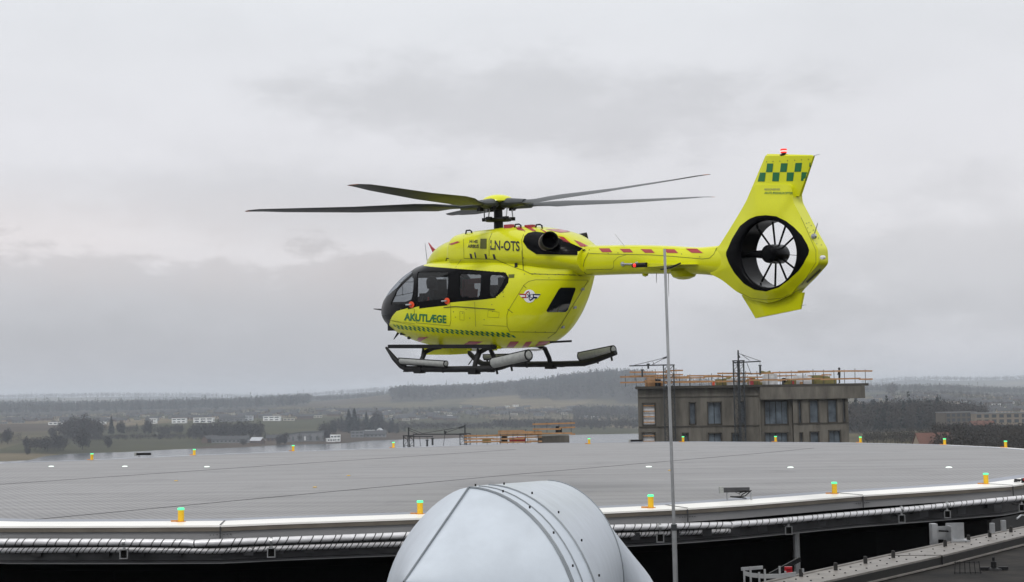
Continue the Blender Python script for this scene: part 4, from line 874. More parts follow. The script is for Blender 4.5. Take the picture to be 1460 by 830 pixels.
m_ = M(); m_.loft([[v_-PO+np.array((-.02, 0, -.1)), v_-PO+np.array((.02, -.02, -.1)), v_-PO+np.array((.02, -.02, -.115)), v_-PO+np.array((-.02, 0, -.115))] for v_ in pv]); m_.build('drip_edge', CAP, par)
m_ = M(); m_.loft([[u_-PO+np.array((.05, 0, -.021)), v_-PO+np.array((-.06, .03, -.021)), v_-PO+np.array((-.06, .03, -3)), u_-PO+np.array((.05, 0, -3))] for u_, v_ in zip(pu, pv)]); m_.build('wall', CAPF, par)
m_ = M(); m_.tube([u_-PO+(0, 0, .006) for u_ in pu], .012, 6); m_.build('bead', CAP, par)
m_ = M()
for k in range(46):
    t_ = 1+k/46*2; i = int(t_); f_ = t_-i; u_ = pu[i]*(1-f_)+pu[i+1]*f_; v_ = pv[i]*(1-f_)+pv[i+1]*f_; q_ = .3+.4*(k % 2); p = u_*(1-q_)+v_*q_-PO; M().lathe([(.011, 0), (.009, .008)], p, 6).build('rivet', MBLK, par)
jt = pv[2]-PO; m_ = M(); m_.bar(pu[2]-PO+(.0, 0, .003), jt+(0, 0, .003), .008, .004); m_.bar(jt+(.004, -.01, 0), jt+(.004, -.01, -.1), .012); m_.build('joint', MBLK, par)
o = M().add([(3.2-1, 8, zp-.35), (14, 8, zp-.35), (14, 26, zp-.35), (7.4, 19.6, zp-.35)], [(0, 1, 2, 3)])
mm = M(); mm.v = []; P2 = [v_+np.array((.0, 0.0, -.125)) for v_ in pv]; mm.add([*P2, np.array((16, 20, zp-.125)), np.array((16, 6, zp-.125)), np.array((2, 6, zp-.125))], [(0, 1, 2, 3, 4, 5, 6, 7)]); tag(mm.build('membrane_roof', MEMB), kind='structure')
for k, (zx, zy) in enumerate([(300, 665), (480, 632), (635, 597), (780, 567), (1050, 507), (1172, 482), (1282, 459), (1392, 434)]):
    p = G(1060+zx/3.65, 640+zy/3.65, zp); m_ = M(); m_.box((0, 0, .03), (.035, .03, .06)); m_.lathe([(.02, .06), (.02, .075), (0, .08)], n=8); o = m_.build('clamp_block', CAPF); o.location = tuple(p); tag(o, 'small upright clamp on the parapet edge, '+['leftmost', 'second from left', 'third from left', 'fourth from left', 'fourth from right', 'third from right', 'second from right', 'rightmost'][k], 'clamp', 'clamps on the parapet')
# bracket things beyond the parapet
c = P(1352, 776, 17); t_ = thing('channel_bracket', 'open galvanised channel bracket standing behind the parapet at right', 'bracket', tuple(c)); s_ = 17/F_PX
m_ = M(); m_.box((-20*s_, 0, 14*s_), (8*s_, .12, 30*s_)); m_.build('upright', STEEL, t_)
m_ = M(); m_.box((12*s_, .05, 17*s_), (26*s_, .02, 24*s_), np.array(Matrix.Rotation(.1, 3, 'Z'))); m_.box((12*s_, -.06, 6*s_), (26*s_, .2, .015)); m_.box((-2*s_, -.1, 15*s_), (.015, .22, 24*s_)); m_.box((-10*s_, .0, 16*s_), (16*s_, .03, 18*s_)); m_.build('channel', STEEL, t_)
M().bar((-16*s_, -.1, 20*s_), (0, -.1, 19*s_), .02).build('bolt', MBLK, t_)
for k, (x, y, h) in enumerate([(1415, 760, 14), (1431, 757, 15)]):
    c = P(x, y, 17.2); m_ = M().box((0, 0, h*s_/2), (6*s_, .05, h*s_))
    for q in (.3, .6): m_.box((0, -.027, h*s_*q), (1.6*s_, .006, 1.6*s_))
    o = m_.build('slotted_upright', STEEL); o.location = tuple(c); tag(o, ['left', 'right'][k]+' one of the two slotted uprights behind the parapet near the right margin', 'upright')
c = P(1105, 832, 13.5); t_ = thing('curved_bracket', 'curved aluminium bracket with upright pegs behind the left end of the parapet', 'bracket', tuple(c)); s_ = 13.5/F_PX
def zz(x, y): return ((x-1105)*s_, 0, (832-y)*s_)
m_ = M(); pts = [(1062, 817), (1072, 820), (1090, 822), (1112, 822), (1135, 819.5)]; m_.loft([[np.array(zz(x, y))+np.array((0, dy, dz)) for dy, dz in ((0, -.02), (0, .02), (.02, .02), (.02, -.02))] for x, y in pts]); m_.build('rail', STEEL, t_)
m_ = M(); m_.loft([[np.array(zz(x, y))+np.array((0, .25+dy, dz)) for dy, dz in ((0, -.015), (0, .015), (.02, .015), (.02, -.015))] for x, y in ((1064, 816), (1080, 815), (1095, 814))]); m_.build('rear_rail', STEEL, t_)
for x, y0, y1 in ((1062, 835, 811), (1071, 835, 808), (1083, 835, 816), (1091, 835, 812), (1112, 820, 808), (1120, 819, 815), (1145, 817, 812)): M().bar(zz(x, y0), zz(x, y1), .017).build('peg', STEEL, t_)
a = P(1098, 820, 16); b = P(1141, 797, 16); o = M().bar(a-a, b-a, .05).build('brace', MBLK); o.location = tuple(a); tag(o, 'black diagonal brace behind the curved bracket', 'brace')
c = P(1124, 814, 15); o = M().box((0, 0, 0), (.08, .03, .09)).box((0, -.02, .03), (.05, .02, .02)).build('red_tag', RED); o.location = tuple(c); tag(o, 'small red plate in the dark beside the curved bracket', 'plate')
c = G(1417, 813, zp-.125); m_ = M(); m_.lathe([(.09, 0), (.08, .02), (.03, .03), (.03, .09), (.015, .1), (.015, .14)], n=10); m_.box((.1, 0, .02), (.1, .04, .03)); m_.box((-.1, 0, .02), (.1, .04, .03)); o = m_.build('roof_anchor', MBLK); o.location = tuple(c); tag(o, 'small black anchor standing on the dark roof in the corner', 'anchor')
c = G(1380, 818, zp-.125); m_ = M()
for k in range(6): m_.bar((-.14+k*.055, 0, 0), (-.13+k*.05, .0, .13), .006)
m_.bar((-.15, 0, .01), (.15, 0, .01), .006); m_.bar((-.14, 0, .12), (.13, 0, .12), .006); o = m_.build('wire_basket', MBLK); o.location = tuple(c); tag(o, 'small black wire basket on the dark roof left of the anchor', 'basket')
cb_ = [G(1450, 745, zp)+np.array((0, 0, .05)), G(1456, 742, zp)+np.array((0, 0, .07)), G(1470, 741, zp)+np.array((0, 0, .05))]; o = M().tube([p-cb_[0] for p in cb_], .012, 6).build('cable_end', STEEL); o.location = tuple(cb_[0]); tag(o, 'short pale cable end at the right margin above the parapet', 'cable')
# ------------------------------------------------------------------ helicopter: local axes x = nose, y = port, z = up; origin under the mast at skid level
def rotm(ax, a): return np.array(Matrix.Rotation(a, 3, ax))
HRm = rotm('Z', radians(135))@rotm('Y', -radians(2))@rotm('X', -radians(3))
HO = P(710, 293, 28.3)-HRm@np.array((0, 0, 3.4))
heli = thing('helicopter', 'fluorescent yellow rescue helicopter hovering above the deck with green lettering', 'helicopter')
heli.matrix_world = Matrix.Translation(HO) @ Matrix(HRm.tolist()).to_4x4()
def hray(x, y): return HRm.T@ray(x, y)
HOO = HRm.T@(CO-HO)
def HP_(x, y, w_): r = hray(x, y); return HOO+r*((w_-HOO[1])/r[1])
def hpx(V):                           # local points -> photo pixels, for laying out paint on the skin
    Wd = np.asarray(V)@HRm.T+HO-CO; d = Wd@CF; return CXP+Wd@CR/d*F_PX, CYP-Wd@CU/d*F_PX
def interp_st(st, xs):
    st = np.array(sorted(st)); out = []
    x0 = st[:, 0]
    for j in range(1, st.shape[1]):      # smooth monotone cubic
        y = st[:, j]; h = np.diff(x0); dl = np.diff(y)/h; m = np.zeros(len(y)); m[0], m[-1] = dl[0], dl[-1]
        for k in range(1, len(y)-1): m[k] = 0 if dl[k-1]*dl[k] <= 0 else 2*dl[k-1]*dl[k]/(dl[k-1]+dl[k])
        i = np.clip(np.searchsorted(x0, xs)-1, 0, len(h)-1); t = (xs-x0[i])/h[i]
        out.append((1+2*t)*(1-t)**2*y[i]+t*(1-t)**2*h[i]*m[i]+t*t*(3-2*t)*y[i+1]+t*t*(t-1)*h[i]*m[i+1])
    return out
# x, z bottom, z top, half width, z of greatest width, exponent low, exponent high
POD = [(3.62, 1.26, 1.38, .02, 1.32, 2, 2), (3.58, 1.16, 1.48, .17, 1.31, 2, 2), (3.46, 1.04, 1.62, .31, 1.29, 2, 2), (3.25, .92, 1.80, .46, 1.27, 2.1, 2.05), (2.95, .79, 1.99, .60, 1.25, 2.2, 2.1), (2.6, .68, 2.15, .71, 1.23, 2.3, 2.3), (2.1, .57, 2.28, .81, 1.25, 2.5, 2.7), (1.5, .50, 2.33, .86, 1.3, 2.8, 3.2), (.5, .47, 2.34, .87, 1.35, 2.9, 3.3), (-.5, .47, 2.32, .87, 1.4, 2.9, 3.2), (-.9, .49, 2.3, .855, 1.45, 2.8, 3.0), (-1.2, .55, 2.28, .82, 1.52, 2.6, 2.8), (-1.5, .68, 2.26, .75, 1.6, 2.4, 2.7), (-1.8, .91, 2.23, .64, 1.7, 2.2, 2.6), (-2.05, 1.23, 2.2, .52, 1.8, 2.1, 2.6), (-2.22, 1.58, 2.18, .42, 1.9, 2, 2.6), (-2.32, 1.85, 2.16, .34, 2.0, 2, 2.6)]
def body(st, nx, na_, power=1.0):
    x0 = min(s[0] for s in st); x1 = max(s[0] for s in st)
    u = np.linspace(0, 1, nx); xs = x0+(x1-x0)*(1-(1-u)**1.6) if power > 1 else x0+(x1-x0)*u
    zb, zt, hw, zc, n1_, n2_ = interp_st(st, xs)
    a_ = np.linspace(0, 2*pi, na_, endpoint=False)+pi/na_*.5; C_, S_ = np.cos(a_), np.sin(a_)
    up = S_ > 0
    nn_ = np.where(up[None], n2_[:, None], n1_[:, None])
    yy = hw[:, None]*np.sign(C_)*np.abs(C_)**(2/nn_)
    zz_ = zc[:, None]+np.where(up[None], (zt-zc)[:, None], (zc-zb)[:, None])*np.sign(S_)*np.abs(S_)**(2/nn_)
    V = np.stack([np.broadcast_to(xs[:, None], yy.shape), yy, zz_], -1)
    i = np.arange(nx-1)[:, None]*na_; j = np.arange(na_)[None]; j2 = (j+1) % na_
    Fc = np.stack([i+j, i+j2, i+na_+j2, i+na_+j], -1).reshape(-1, 4)
    return V.reshape(-1, 3), Fc, V
def inpoly(px, py, poly):
    c = np.zeros(len(px), bool); n = len(poly); j = n-1
    for i in range(n):
        xi, yi = poly[i]; xj, yj = poly[j]
        if yi != yj: c ^= ((yi > py) != (yj > py)) & (px < (xj-xi)*(py-yi)/(yj-yi)+xi)
        j = i
    return c
def z1(pts, ox=540, oy=370, s=7.3): return [(ox+x/s, oy+y/s) for x, y in pts]
BAND = z1([(448, 30), (470, 66), (540, 75), (800, 95), (1060, 115), (1320, 135), (1355, 190), (1350, 240), (1290, 330), (1215, 400), (1060, 415), (760, 460), (560, 485), (380, 505), (230, 520), (180, 545), (140, 590), (118, 640), (105, 700), (100, 800), (-60, 800), (-60, 0), (380, 0)])
WIN = [z1([(345, 128), (360, 150), (362, 250), (356, 350), (342, 405), (322, 462), (140, 478), (122, 462), (160, 385), (190, 300), (250, 205), (300, 155)]),
       z1([(410, 130), (435, 126), (712, 128), (724, 140), (720, 300), (712, 392), (698, 408), (410, 442), (394, 428), (398, 300), (400, 155)]),
       z1([(850, 147), (1050, 155), (1064, 168), (1052, 375), (1034, 392), (862, 393), (838, 372), (840, 163)]),
       z1([(1168, 156), (1300, 165), (1317, 182), (1303, 220), (1222, 370), (1202, 387), (1165, 387), (1147, 370), (1153, 175)])]
V, Fc, Vg = body(POD, 560, 460, 1.5)
cen = V[Fc].mean(1)
am = cen.copy(); am[:, 1] = np.abs(am[:, 1]); qx, qy = hpx(am)
side = np.abs(cen[:, 1]) > .28*np.interp(cen[:, 0], [3.0, 3.7], [1, .3])
cls = np.zeros(len(Fc), int)
_zb, _zt, _hw, _zc, _a1, _a2 = interp_st(POD, cen[:, 0])
black = (inpoly(qx, qy, BAND) & side) | (cen[:, 0] > 3.42) | ((cen[:, 0] > 2.3+.0*cen[:, 1]) & (cen[:, 2] > 1.30) & (np.abs(cen[:, 1]) < _hw*.9))
cls[black] = 1
for k, wp in enumerate(WIN): cls[inpoly(qx, qy, wp) & side & (cen[:, 2] > .9) & ((cen[:, 1] > 0) | (k < 3))] = 2+k
wsm = (cen[:, 2] > 1.50+.02*0) & (cen[:, 0] > 2.18) & (cen[:, 0] < 3.6) & (np.abs(cen[:, 1]) < _hw*.86) & (np.abs(cen[:, 1]) > .03) & (cls < 2)
cls[wsm] = 6
chin = (cen[:, 2] < 1.12) & (cen[:, 2] > .80) & (cen[:, 0] > 2.9) & (np.abs(cen[:, 1]) < _hw*.7) & (np.abs(cen[:, 1]) > .06) & (cls == 1)
cls[chin] = 7
def sub(mask, name, mats, mi=None, parent=heli, shift=0., flip=False):
    f_ = Fc[mask]; u_, inv = np.unique(f_, return_inverse=True); v_ = V[u_]
    if shift: 
        nrm = VN[u_]; v_ = v_-nrm*shift
    f2 = inv.reshape(f_.shape)
    return raw(name, v_, f2[:, ::-1] if flip else f2, mats, None if mi is None else mi[mask], parent)
fn = np.cross(V[Fc[:, 1]]-V[Fc[:, 0]], V[Fc[:, 3]]-V[Fc[:, 0]]); VN = np.zeros_like(V)
for j in range(4): np.add.at(VN, Fc[:, j], fn)
VN /= np.maximum(np.linalg.norm(VN, axis=1), 1e-9)[:, None]
if (VN*(V-V.mean(0))).sum(1).mean() < 0: VN = -VN; Fc = Fc[:, ::-1]
keep = (cls < 2) | (cls == 7)
mi_ = np.where(cls == 0, 0, 1)
pod = sub(keep, 'fuselage', [YEL, BLK], mi_)
sub(keep & (cen[:, 2] > .62), 'cabin_lining', [LIN], shift=.03, flip=True)
for k, nm in ((2, 'quarter_window'), (3, 'door_window'), (4, 'cabin_window'), (5, 'rear_side_window')):
    for s_ in ((1, -1) if k < 5 else (1,)): sub((cls == k) & (np.sign(cen[:, 1]) == s_), nm, [GLS], shift=.012)
for s_ in (1, -1): sub((cls == 6) & (np.sign(cen[:, 1]) == s_), 'windshield', [WSGLS], shift=.01)
tail_ = Vg[0]; m_ = M(); m_.add(tail_, [tuple(range(len(tail_)))]); m_.build('rear_bulkhead', YEL, heli)
nose_ = Vg[-1]; m_ = M(); m_.add(nose_, [tuple(range(len(nose_)))]); m_.build('nose_cap', BLK, heli)
# engine cowling and intake hump
COW = [(2.12, 2.28, 2.34, .12, 2.3, 2, 2), (1.95, 2.2, 2.47, .26, 2.3, 2, 2.1), (1.6, 2.2, 2.68, .40, 2.35, 2, 2.2), (1.3, 2.2, 2.75, .44, 2.4, 2, 2.4), (.96, 2.15, 2.77, .47, 2.4, 2, 2.6)]
COW2 = [(1.02, 2.15, 2.62, .40, 2.4, 2, 2.6), (.98, 2.15, 2.80, .56, 2.4, 2, 2.8), (.88, 2.1, 2.87, .62, 2.38, 2, 3), (.4, 2.05, 2.90, .66, 2.36, 2, 3.1), (0, 2.05, 2.91, .68, 2.36, 2, 3), (-.6, 2.0, 2.93, .70, 2.34, 2, 2.8), (-1.1, 1.95, 2.90, .72, 2.32, 2, 2.6), (-1.6, 1.9, 2.82, .70, 2.28, 2, 2.5), (-2.0, 1.9, 2.72, .64, 2.24, 2, 2.4), (-2.3, 1.9, 2.56, .52, 2.2, 2, 2.3), (-2.5, 1.9, 2.40, .38, 2.15, 2, 2.2)]
objs_bvh = [(V, Fc)]
def addbody(st, nm, nx, na_, mats=[YEL]):
    v_, f_, vg = body(st, nx, na_); o = raw(nm, v_, f_[:, ::-1], mats, None, heli)
    for e_ in (vg[0], vg[-1]): M().add(e_, [tuple(range(len(e_)))]).build('end_panel', mats[0], o)
    objs_bvh.append((v_, f_)); return o
addbody(COW, 'intake_fairing', 60, 96); addbody(COW2, 'engine_cowling', 120, 128)
# tail boom
BOOM = [(-2.3, 1.84, 2.47, .24, 2.14, 2.6, 2.3), (-2.6, 1.86, 2.44, .245, 2.14, 2.6, 2.3), (-3.5, 1.85, 2.40, .235, 2.12, 2.5, 2.3), (-4.5, 1.82, 2.33, .22, 2.07, 2.4, 2.2), (-5.2, 1.78, 2.27, .21, 2.03, 2.3, 2.2), (-5.6, 1.72, 2.28, .205, 2.0, 2.2, 2.2), (-5.95, 1.62, 2.40, .20, 2.0, 2.2, 2.2)]
addbody(BOOM, 'tail_boom', 90, 64)
def Z0(s, ox, oy, pts): return [(ox+x/s, oy+y/s) for x, y in pts]
# fenestron housing
FC = HP_(1094, 362, .26); FC[1] = 0
def HL(pts, w_=0): return [HP_(x, y, w_) for x, y in pts]
outl = [(1012, 392), (1016, 357), (1025, 353), (1042, 326), (1053, 308), (1064, 289), (1076, 264), (1141, 264), (1143, 288), (1150, 301), (1166, 332), (1179, 355), (1180, 376), (1163, 395), (1146, 412), (1140, 420), (1120, 429), (1095, 432), (1072, 427), (1050, 415), (1033, 401), (1020, 393)]
pl = np.array([HP_(x, y, .12 if x < 1096 else -.12)[[0, 2]] for x, y in outl])-FC[[0, 2]]
NA = 240; th_ = np.linspace(0, 2*pi, NA, endpoint=False)
def rayR(poly, a_):
    d = np.array((cos(a_), sin(a_))); best = 1e9
    for k in range(len(poly)):
        p = poly[k]; q_ = poly[(k+1) % len(poly)]; e_ = q_-p; det = d[0]*(-e_[1])+d[1]*e_[0]
        if abs(det) < 1e-9: continue
        t = (p[0]*(-e_[1])+p[1]*e_[0])/det; s = (d[0]*p[1]-d[1]*p[0])/det
        if t > 0 and -1e-6 <= s <= 1+1e-6: best = min(best, t)
    return best
RO = np.array([rayR(pl, a_) for a_ in th_]); RO2 = RO.copy()
for _ in range(3): RO2 = (np.roll(RO2, 1)+2*RO2+np.roll(RO2, -1))/4
HRD = .575
rim = [HP_(x, y, .26) for x, y in ((1094, 315), (1094, 411))]; HRD = (rim[0][2]-rim[1][2])/2
prof = [(0., .235), (.02, .25), (.06, .262), (.16, .262), (.34, .245), (.6, .205), (.85, .165), (1., .145)]
rings = []
def hp(a_, r, y): return np.array((FC[0]+r*cos(a_), y, FC[2]+r*sin(a_)))
for s_, pr in ((1, prof), (-1, prof[::-1])):
    for t, y in pr: rings.append([hp(a_, HRD+(RO2[k]-HRD)*t, s_*y) for k, a_ in enumerate(th_)])
VF = np.array(rings).reshape(-1, 3); nr_ = len(rings); i = np.arange(nr_-1)[:, None]*NA; j = np.arange(NA)[None]
FF = np.stack([i+j, i+(j+1) % NA, i+NA+(j+1) % NA, i+NA+j], -1).reshape(-1, 4)
sh = raw('fan_shroud', VF, FF, [YEL], None, heli); sh.data.set_sharp_from_angle(angle=radians(40)); objs_bvh.append((VF, FF))
RPX = Z0(5.93, 1020, 290, [(430, 100), (520, 110), (600, 150), (660, 200), (720, 270), (765, 350), (780, 395), (775, 430), (740, 510), (700, 570), (620, 650), (540, 710), (430, 745), (330, 730), (240, 680), (160, 590), (110, 500), (85, 440), (85, 410), (130, 300), (200, 190), (290, 130), (350, 108)])
rl_ = np.array([p[[0, 2]] for p in HL(RPX, .25)])-FC[[0, 2]]; DR = np.array([rayR(rl_, a_) for a_ in th_])
def shy(t): return float(np.interp(t, [q_[0] for q_ in prof], [q_[1] for q_ in prof]))
m_ = M(); m_.loft([[hp(a_, HRD-.005, .215) for a_ in th_]]+[[hp(a_, max(HRD-.002, HRD+(DR[k]-HRD)*u_), shy((max(HRD, HRD+(DR[k]-HRD)*u_)-HRD)/(RO2[k]-HRD))+.004) for k, a_ in enumerate(th_)] for u_ in (0, .04, .08, .12, .18, .28, .4, .6, .8, 1)], caps=False); m_.build('duct_ring', BLK, sh, smooth=True)
M().loft([[hp(a_, HRD, y) for a_ in th_[::2]] for y in (.235, .1, -.1, -.235)], caps=False).build('duct_liner', BLK, sh, smooth=True)
hub = M(); Rh = rotm('X', -pi/2); fc = FC.copy()
hub.lathe([(0, .28), (.10, .275), (.155, .22), (.165, .10), (.165, -.16), (.12, -.24), (0, -.25)], fc, 24, Rh); hubo = hub.build('fan_hub', BLK, heli, smooth=True)
for k in range(8):
    a_ = radians((180-95, 180-66, 180-36, 180+36, 180+66, 180+94, 180+124, 180-128)[k]); d = np.array((cos(a_), 0, sin(a_))); t = np.array((-sin(a_), 0, cos(a_)))
    m_ = M(); rg = []
    for r, ch in ((.15, .024), (.3, .023), (HRD-.012, .022)):
        c = fc+d*r; rg.append([c+t*ch*u_*.75+np.array((0, ch*u_*.8+v_, 0)) for u_, v_ in ((-1, 0), (0, .012), (1, 0), (0, -.012))])
    M().tube([fc+d*.15, fc+d*(HRD-.012)], [.017, .019], 8).build('fan_blade', BLK, heli)
for k in range(2):
    a_ = pi*k+.12; d = np.array((cos(a_), 0, sin(a_))); M().bar(fc+d*.14+(0, -.17, 0), fc+d*HRD*.99+(0, -.17, 0), (.008), .05, up=(0, 1, 0)).build('stator_vane', BLK, heli)
a_ = HP_(1050, 362.5, .05); m_ = M(); e_ = fc+np.array((.12, .05, 0)); m_.tube([e_, (e_+a_)/2, fc+np.array((HRD, .05, 0))], [.085, .055, .045], 12); m_.build('drive_shaft_fairing', BLK, heli, smooth=True)
# fin and keel
def slab(nm, top, bot, ya, yb, rows=6):      # swept aerofoil slab between two pixel chords (leading, trailing)
    (l1, t1), (l0, t0) = top, bot; m_ = M(); rg = []
    for k in range(rows+1):
        f_ = k/rows; L_ = HP_(l0[0]*(1-f_)+l1[0]*f_, l0[1]*(1-f_)+l1[1]*f_, 0); T_ = HP_(t0[0]*(1-f_)+t1[0]*f_, t0[1]*(1-f_)+t1[1]*f_, 0); th = yb*(1-f_)+ya*f_
        pr = [(0, 0), (.03, .55), (.12, .9), (.35, 1), (.7, .7), (1, .3)]; rg.append([L_+(T_-L_)*a+np.array((0, th*b, 0)) for a, b in pr]+[L_+(T_-L_)*a-np.array((0, th*b, 0)) for a, b in pr[::-1][:-1]])
    m_.loft(rg); o = m_.build(nm, YEL, heli, smooth=True); objs_bvh.append((np.array(m_.v), m_.f)); return o
slab('tail_fin', ((1091, 222.5), (1161, 222.5)), ((1067, 282), (1141, 280)), .07, .12)
slab('fin_cap', ((1094, 219.5), (1158, 221.0)), ((1091, 223), (1161, 223)), .03, .07, 2)
slab('keel_fin', ((1058, 421), (1146, 417)), ((1077, 454), (1142, 441)), .13, .06)
# rotor
HUB = HP_(710, 292.5, 0.); HUB[1] = 0; HUB[0] = 0
m_ = M(); m_.tube([(0, 0, 2.85), (0, 0, 3.42)], [.10, .085], 16); m_.build('rotor_mast', MBLK, heli, smooth=True)
sw = M(); sw.lathe([(.10, 3.06), (.26, 3.07), (.28, 3.10), (.26, 3.13), (.10, 3.15)], n=24); 
for k in range(5):
    a_ = 2*pi*k/5+.4; sw.box((.29*cos(a_), .29*sin(a_), 3.12), (.12, .08, .07), rotm('Z', a_))
sw.build('swash_plate', MBLK, heli); 
for k in range(5):
    a_ = 2*pi*k/5+.4; M().tube([(.31*cos(a_), .31*sin(a_), 3.12), (.30*cos(a_+.12), .30*sin(a_+.12), 3.36)], .014, 6).build('pitch_link', STEEL, heli)
hm = M(); hm.lathe([(0, 3.30), (.13, 3.31), (.17, 3.38), (.20, 3.44), (.16, 3.50), (0, 3.52)], n=24); hm.build('rotor_head', MBLK, heli, smooth=True)
cp = M(); cp.lathe([(.335, 3.475), (.32, 3.52), (.25, 3.575), (.14, 3.61), (0, 3.625)], n=30); cp.lathe([(.20, 3.43), (.30, 3.475), (.335, 3.475)], n=30); cpo = cp.build('rotor_cap', YEL, heli, smooth=True)
tips = [(349.5, 300, 1.2e-3), (502, 262, 0), (1013, 247.5, 0), (1016, 280, 0), (640, 306, 0)]
azs = [188, 116, 44, -28, 260]
hubW = HO+HRm@np.array((0, 0, 3.44))
for (tx, ty, _), az0 in zip(tips, azs):
    r = ray(tx, ty); q_ = CO-hubW; A_ = r@r; B_ = 2*q_@r; C_ = q_@q_-5.4**2; ds = B_*B_-4*A_*C_
    t0 = -B_/(2*A_); sols = [t0] if ds < 0 else [t0+s*sqrt(ds)/(2*A_) for s in (1, -1)]
    want = np.array((cos(radians(az0)), -sin(radians(az0)), 0)); tipW = max([CO+r*t for t in sols], key=lambda p: (p-hubW)@want)
    d = HRm.T@(tipW-hubW); d = d/np.linalg.norm(d); up = np.array((0, 0, 1.)); t = np.cross(up, d); t /= np.linalg.norm(t); up = np.cross(d, t); o_ = np.array((0, 0, 3.44)); m_ = M(); rg = []
    flat_pitch = radians(17)
    for r_, ch, tk, tw, dz in [(.12, .11, .07, 0, -.01), (.45, .10, .07, .1, -.03), (.75, .09, .06, .4, -.035), (1.0, .11, .045, .9, -.03), (1.3, .18, .035, 1.2, -.02), (1.7, .20, .026, 1.1, 0), (3, .19, .018, .85, .0), (4.6, .175, .014, .5, 0), (5.05, .15, .011, .35, 0), (5.3, .10, .009, .3, -.01), (5.41, .045, .005, .3, -.02)]:
        ptw = flat_pitch*tw; tt = t*cos(ptw)+up*sin(ptw); uu = up*cos(ptw)-t*sin(ptw); c = o_+d*r_+up*(dz - .05*sin(pi*min(1, r_/5.4))) - t*(.10 if r_ > 5.2 else 0)*(r_-5.2)/.2*.5
        rg.append([c+tt*ch*a+uu*tk*b for a, b in ((1, .1), (.75, .8), (.2, 1.), (-.5, .6), (-1, 0), (-.5, -.4), (.3, -.7), (.8, -.55))])
    bo_ = m_.loft(rg).build('rotor_blade', BLADE, heli, smooth=True)
    m_ = M(); m_.tube([o_+d*.18, o_+d*.42+up*-.03, o_+d*.78+up*-.05], [.14, .13, .09], 12, flat=.75); m_.build('blade_cuff', BLADE, bo_, smooth=True)
    m_ = M(); rr_ = [[p*1.0+(p-np.mean(g_, 0))*.03 for p in g_] for g_ in rg[-2:]]; m_.loft(rr_).build('blade_tip', TIP, bo_, smooth=True)
    dm_ = M(); dm_.box(o_+d*.36+up*-.11+t*.07, (.10, .10, .09)); dm_.build('damper', MBLK, heli)
# skids
def path(pts, w_): return [HP_(x, y, w_) for x, y in pts]
for w_, pp in ((1.1, [(550.5, 495.5), (562, 511), (572, 521.5), (580, 526), (640, 526.6), (700, 526), (716, 522.5), (735, 515.5), (757, 508)]), (-1.1, None)):
    if pp is None:
        near = path([(550.5, 495.5), (562, 511), (572, 521.5), (580, 526), (640, 526.6), (700, 526)], 1.1); pts = [np.array((p[0], -1.1, p[2])) for p in near[:-1]]+path([(800, 519), (833, 518), (848, 514), (878, 503)], -1.1)
    else: pts = path(pp, w_)
    m_ = M(); m_.tube(pts, [.025, .055]+[.062]*(len(pts)-3)+[.05], 12); sk_ = m_.build('skid', MBLK, heli, smooth=True)
    m_ = M()
    for k in range(9): f_ = k/8; p = pts[3]*(1-f_)+pts[-4]*f_; m_.box(p-(0, 0, .05), (.16, .075, .03))
    m_.build('wear_plate', MBLK, sk_)
def bag(nm, a, b, w_, r, yo=0.): 
    A_ = HP_(*a, w_); B_ = HP_(*b, w_); d = (B_-A_); l = np.linalg.norm(d); d /= l; m_ = M()
    m_.tube([A_, A_+d*.03, A_+d*.06, B_-d*.06, B_-d*.03, B_], [r*.55, r*.86, r, r, r*.86, r*.5], 18); o = m_.build('float_bag', BAG, heli, smooth=True)
    m_ = M(); m_.tube([A_+(0, 0, -r*1.02), B_+(0, 0, -r*1.02)], .02, 6)
    m_.tube([A_+d*.02, A_+d*.035], r*1.02, 14); m_.tube([B_-d*.035, B_-d*.02], r*1.02, 14); m_.tube([A_+np.array((0, r*.55, r*.86)), B_+np.array((0, r*.55, r*.86))], .012, 5)
    m_.build('bag_rail', MBLK, o)
    for f_ in (.1, .5, .9): p = A_+(B_-A_)*f_; M().bar(p+(0, 0, -r*.9), p+(0, -.03, -r-.12), .03).build('bag_bracket', MBLK, o)
bag('n', (570, 514.3), (637, 518.8), 1.16, .066); bag('n', (702, 518), (755, 506), 1.16, .108); bag('n', (826, 508.5), (876, 498.5), -1.14, .092)
bag('n', (690, 509), (733, 508), -1.2, .06)
def xtube(x, pend):      # crosstube: arc under the belly out to both skids
    pts = [(x, -1.1, .07), (x, -1.06, .22), (x, -.94, .42), (x, -.72, .50), (x, -.4, .52), (x, 0, .525), (x, .4, .52), (x, .72, .50), (x, .94, .42), (x, 1.06, .22), (x, 1.1, .07)]
    m_ = M(); m_.tube(pts, [.055, .05, .05, .048, .046, .046, .046, .048, .05, .05, .055], 12); o = m_.build('cross_tube', MBLK, heli, smooth=True)
    for s_ in (-1, 1): M().box((x, s_*1.1, .06), (.22, .14, .13)).build('saddle', MBLK, o)
    for s_ in (-.45, .45): M().box((x, s_, .53), (.14, .1, .12)).build('mount', YEL, o)
xf = HP_(598, 524, 1.1)[0]; xr = HP_(676, 524, 1.1)[0]
xtube(xf, 0); xtube(xr, 0)
a = HP_(556.5, 494, .98); b = HP_(703, 494, .98); m_ = M(); m_.bar(a, b, .14, .075); m_.build('boarding_step', MBLK, heli)
for xx in (xf, xr):
    for s_ in (1,): M().bar((xx, s_*.98, .5), (xx, s_*1.02, .34), .035).build('step_strut', MBLK, heli)
M().tube([HP_(680, 503, 1.0), HP_(668, 520, 1.08)], .012, 6).build('strut_rod', MBLK, heli)
M().tube([HP_(569, 473, .0), HP_(561.5, 484, .0)], [.05, .012], 8, flat=.4).build('wire_cutter', MBLK, heli)
M().box((1.75, 0, .44), (.9, .5, .2)).build('belly_pod', YEL, heli)
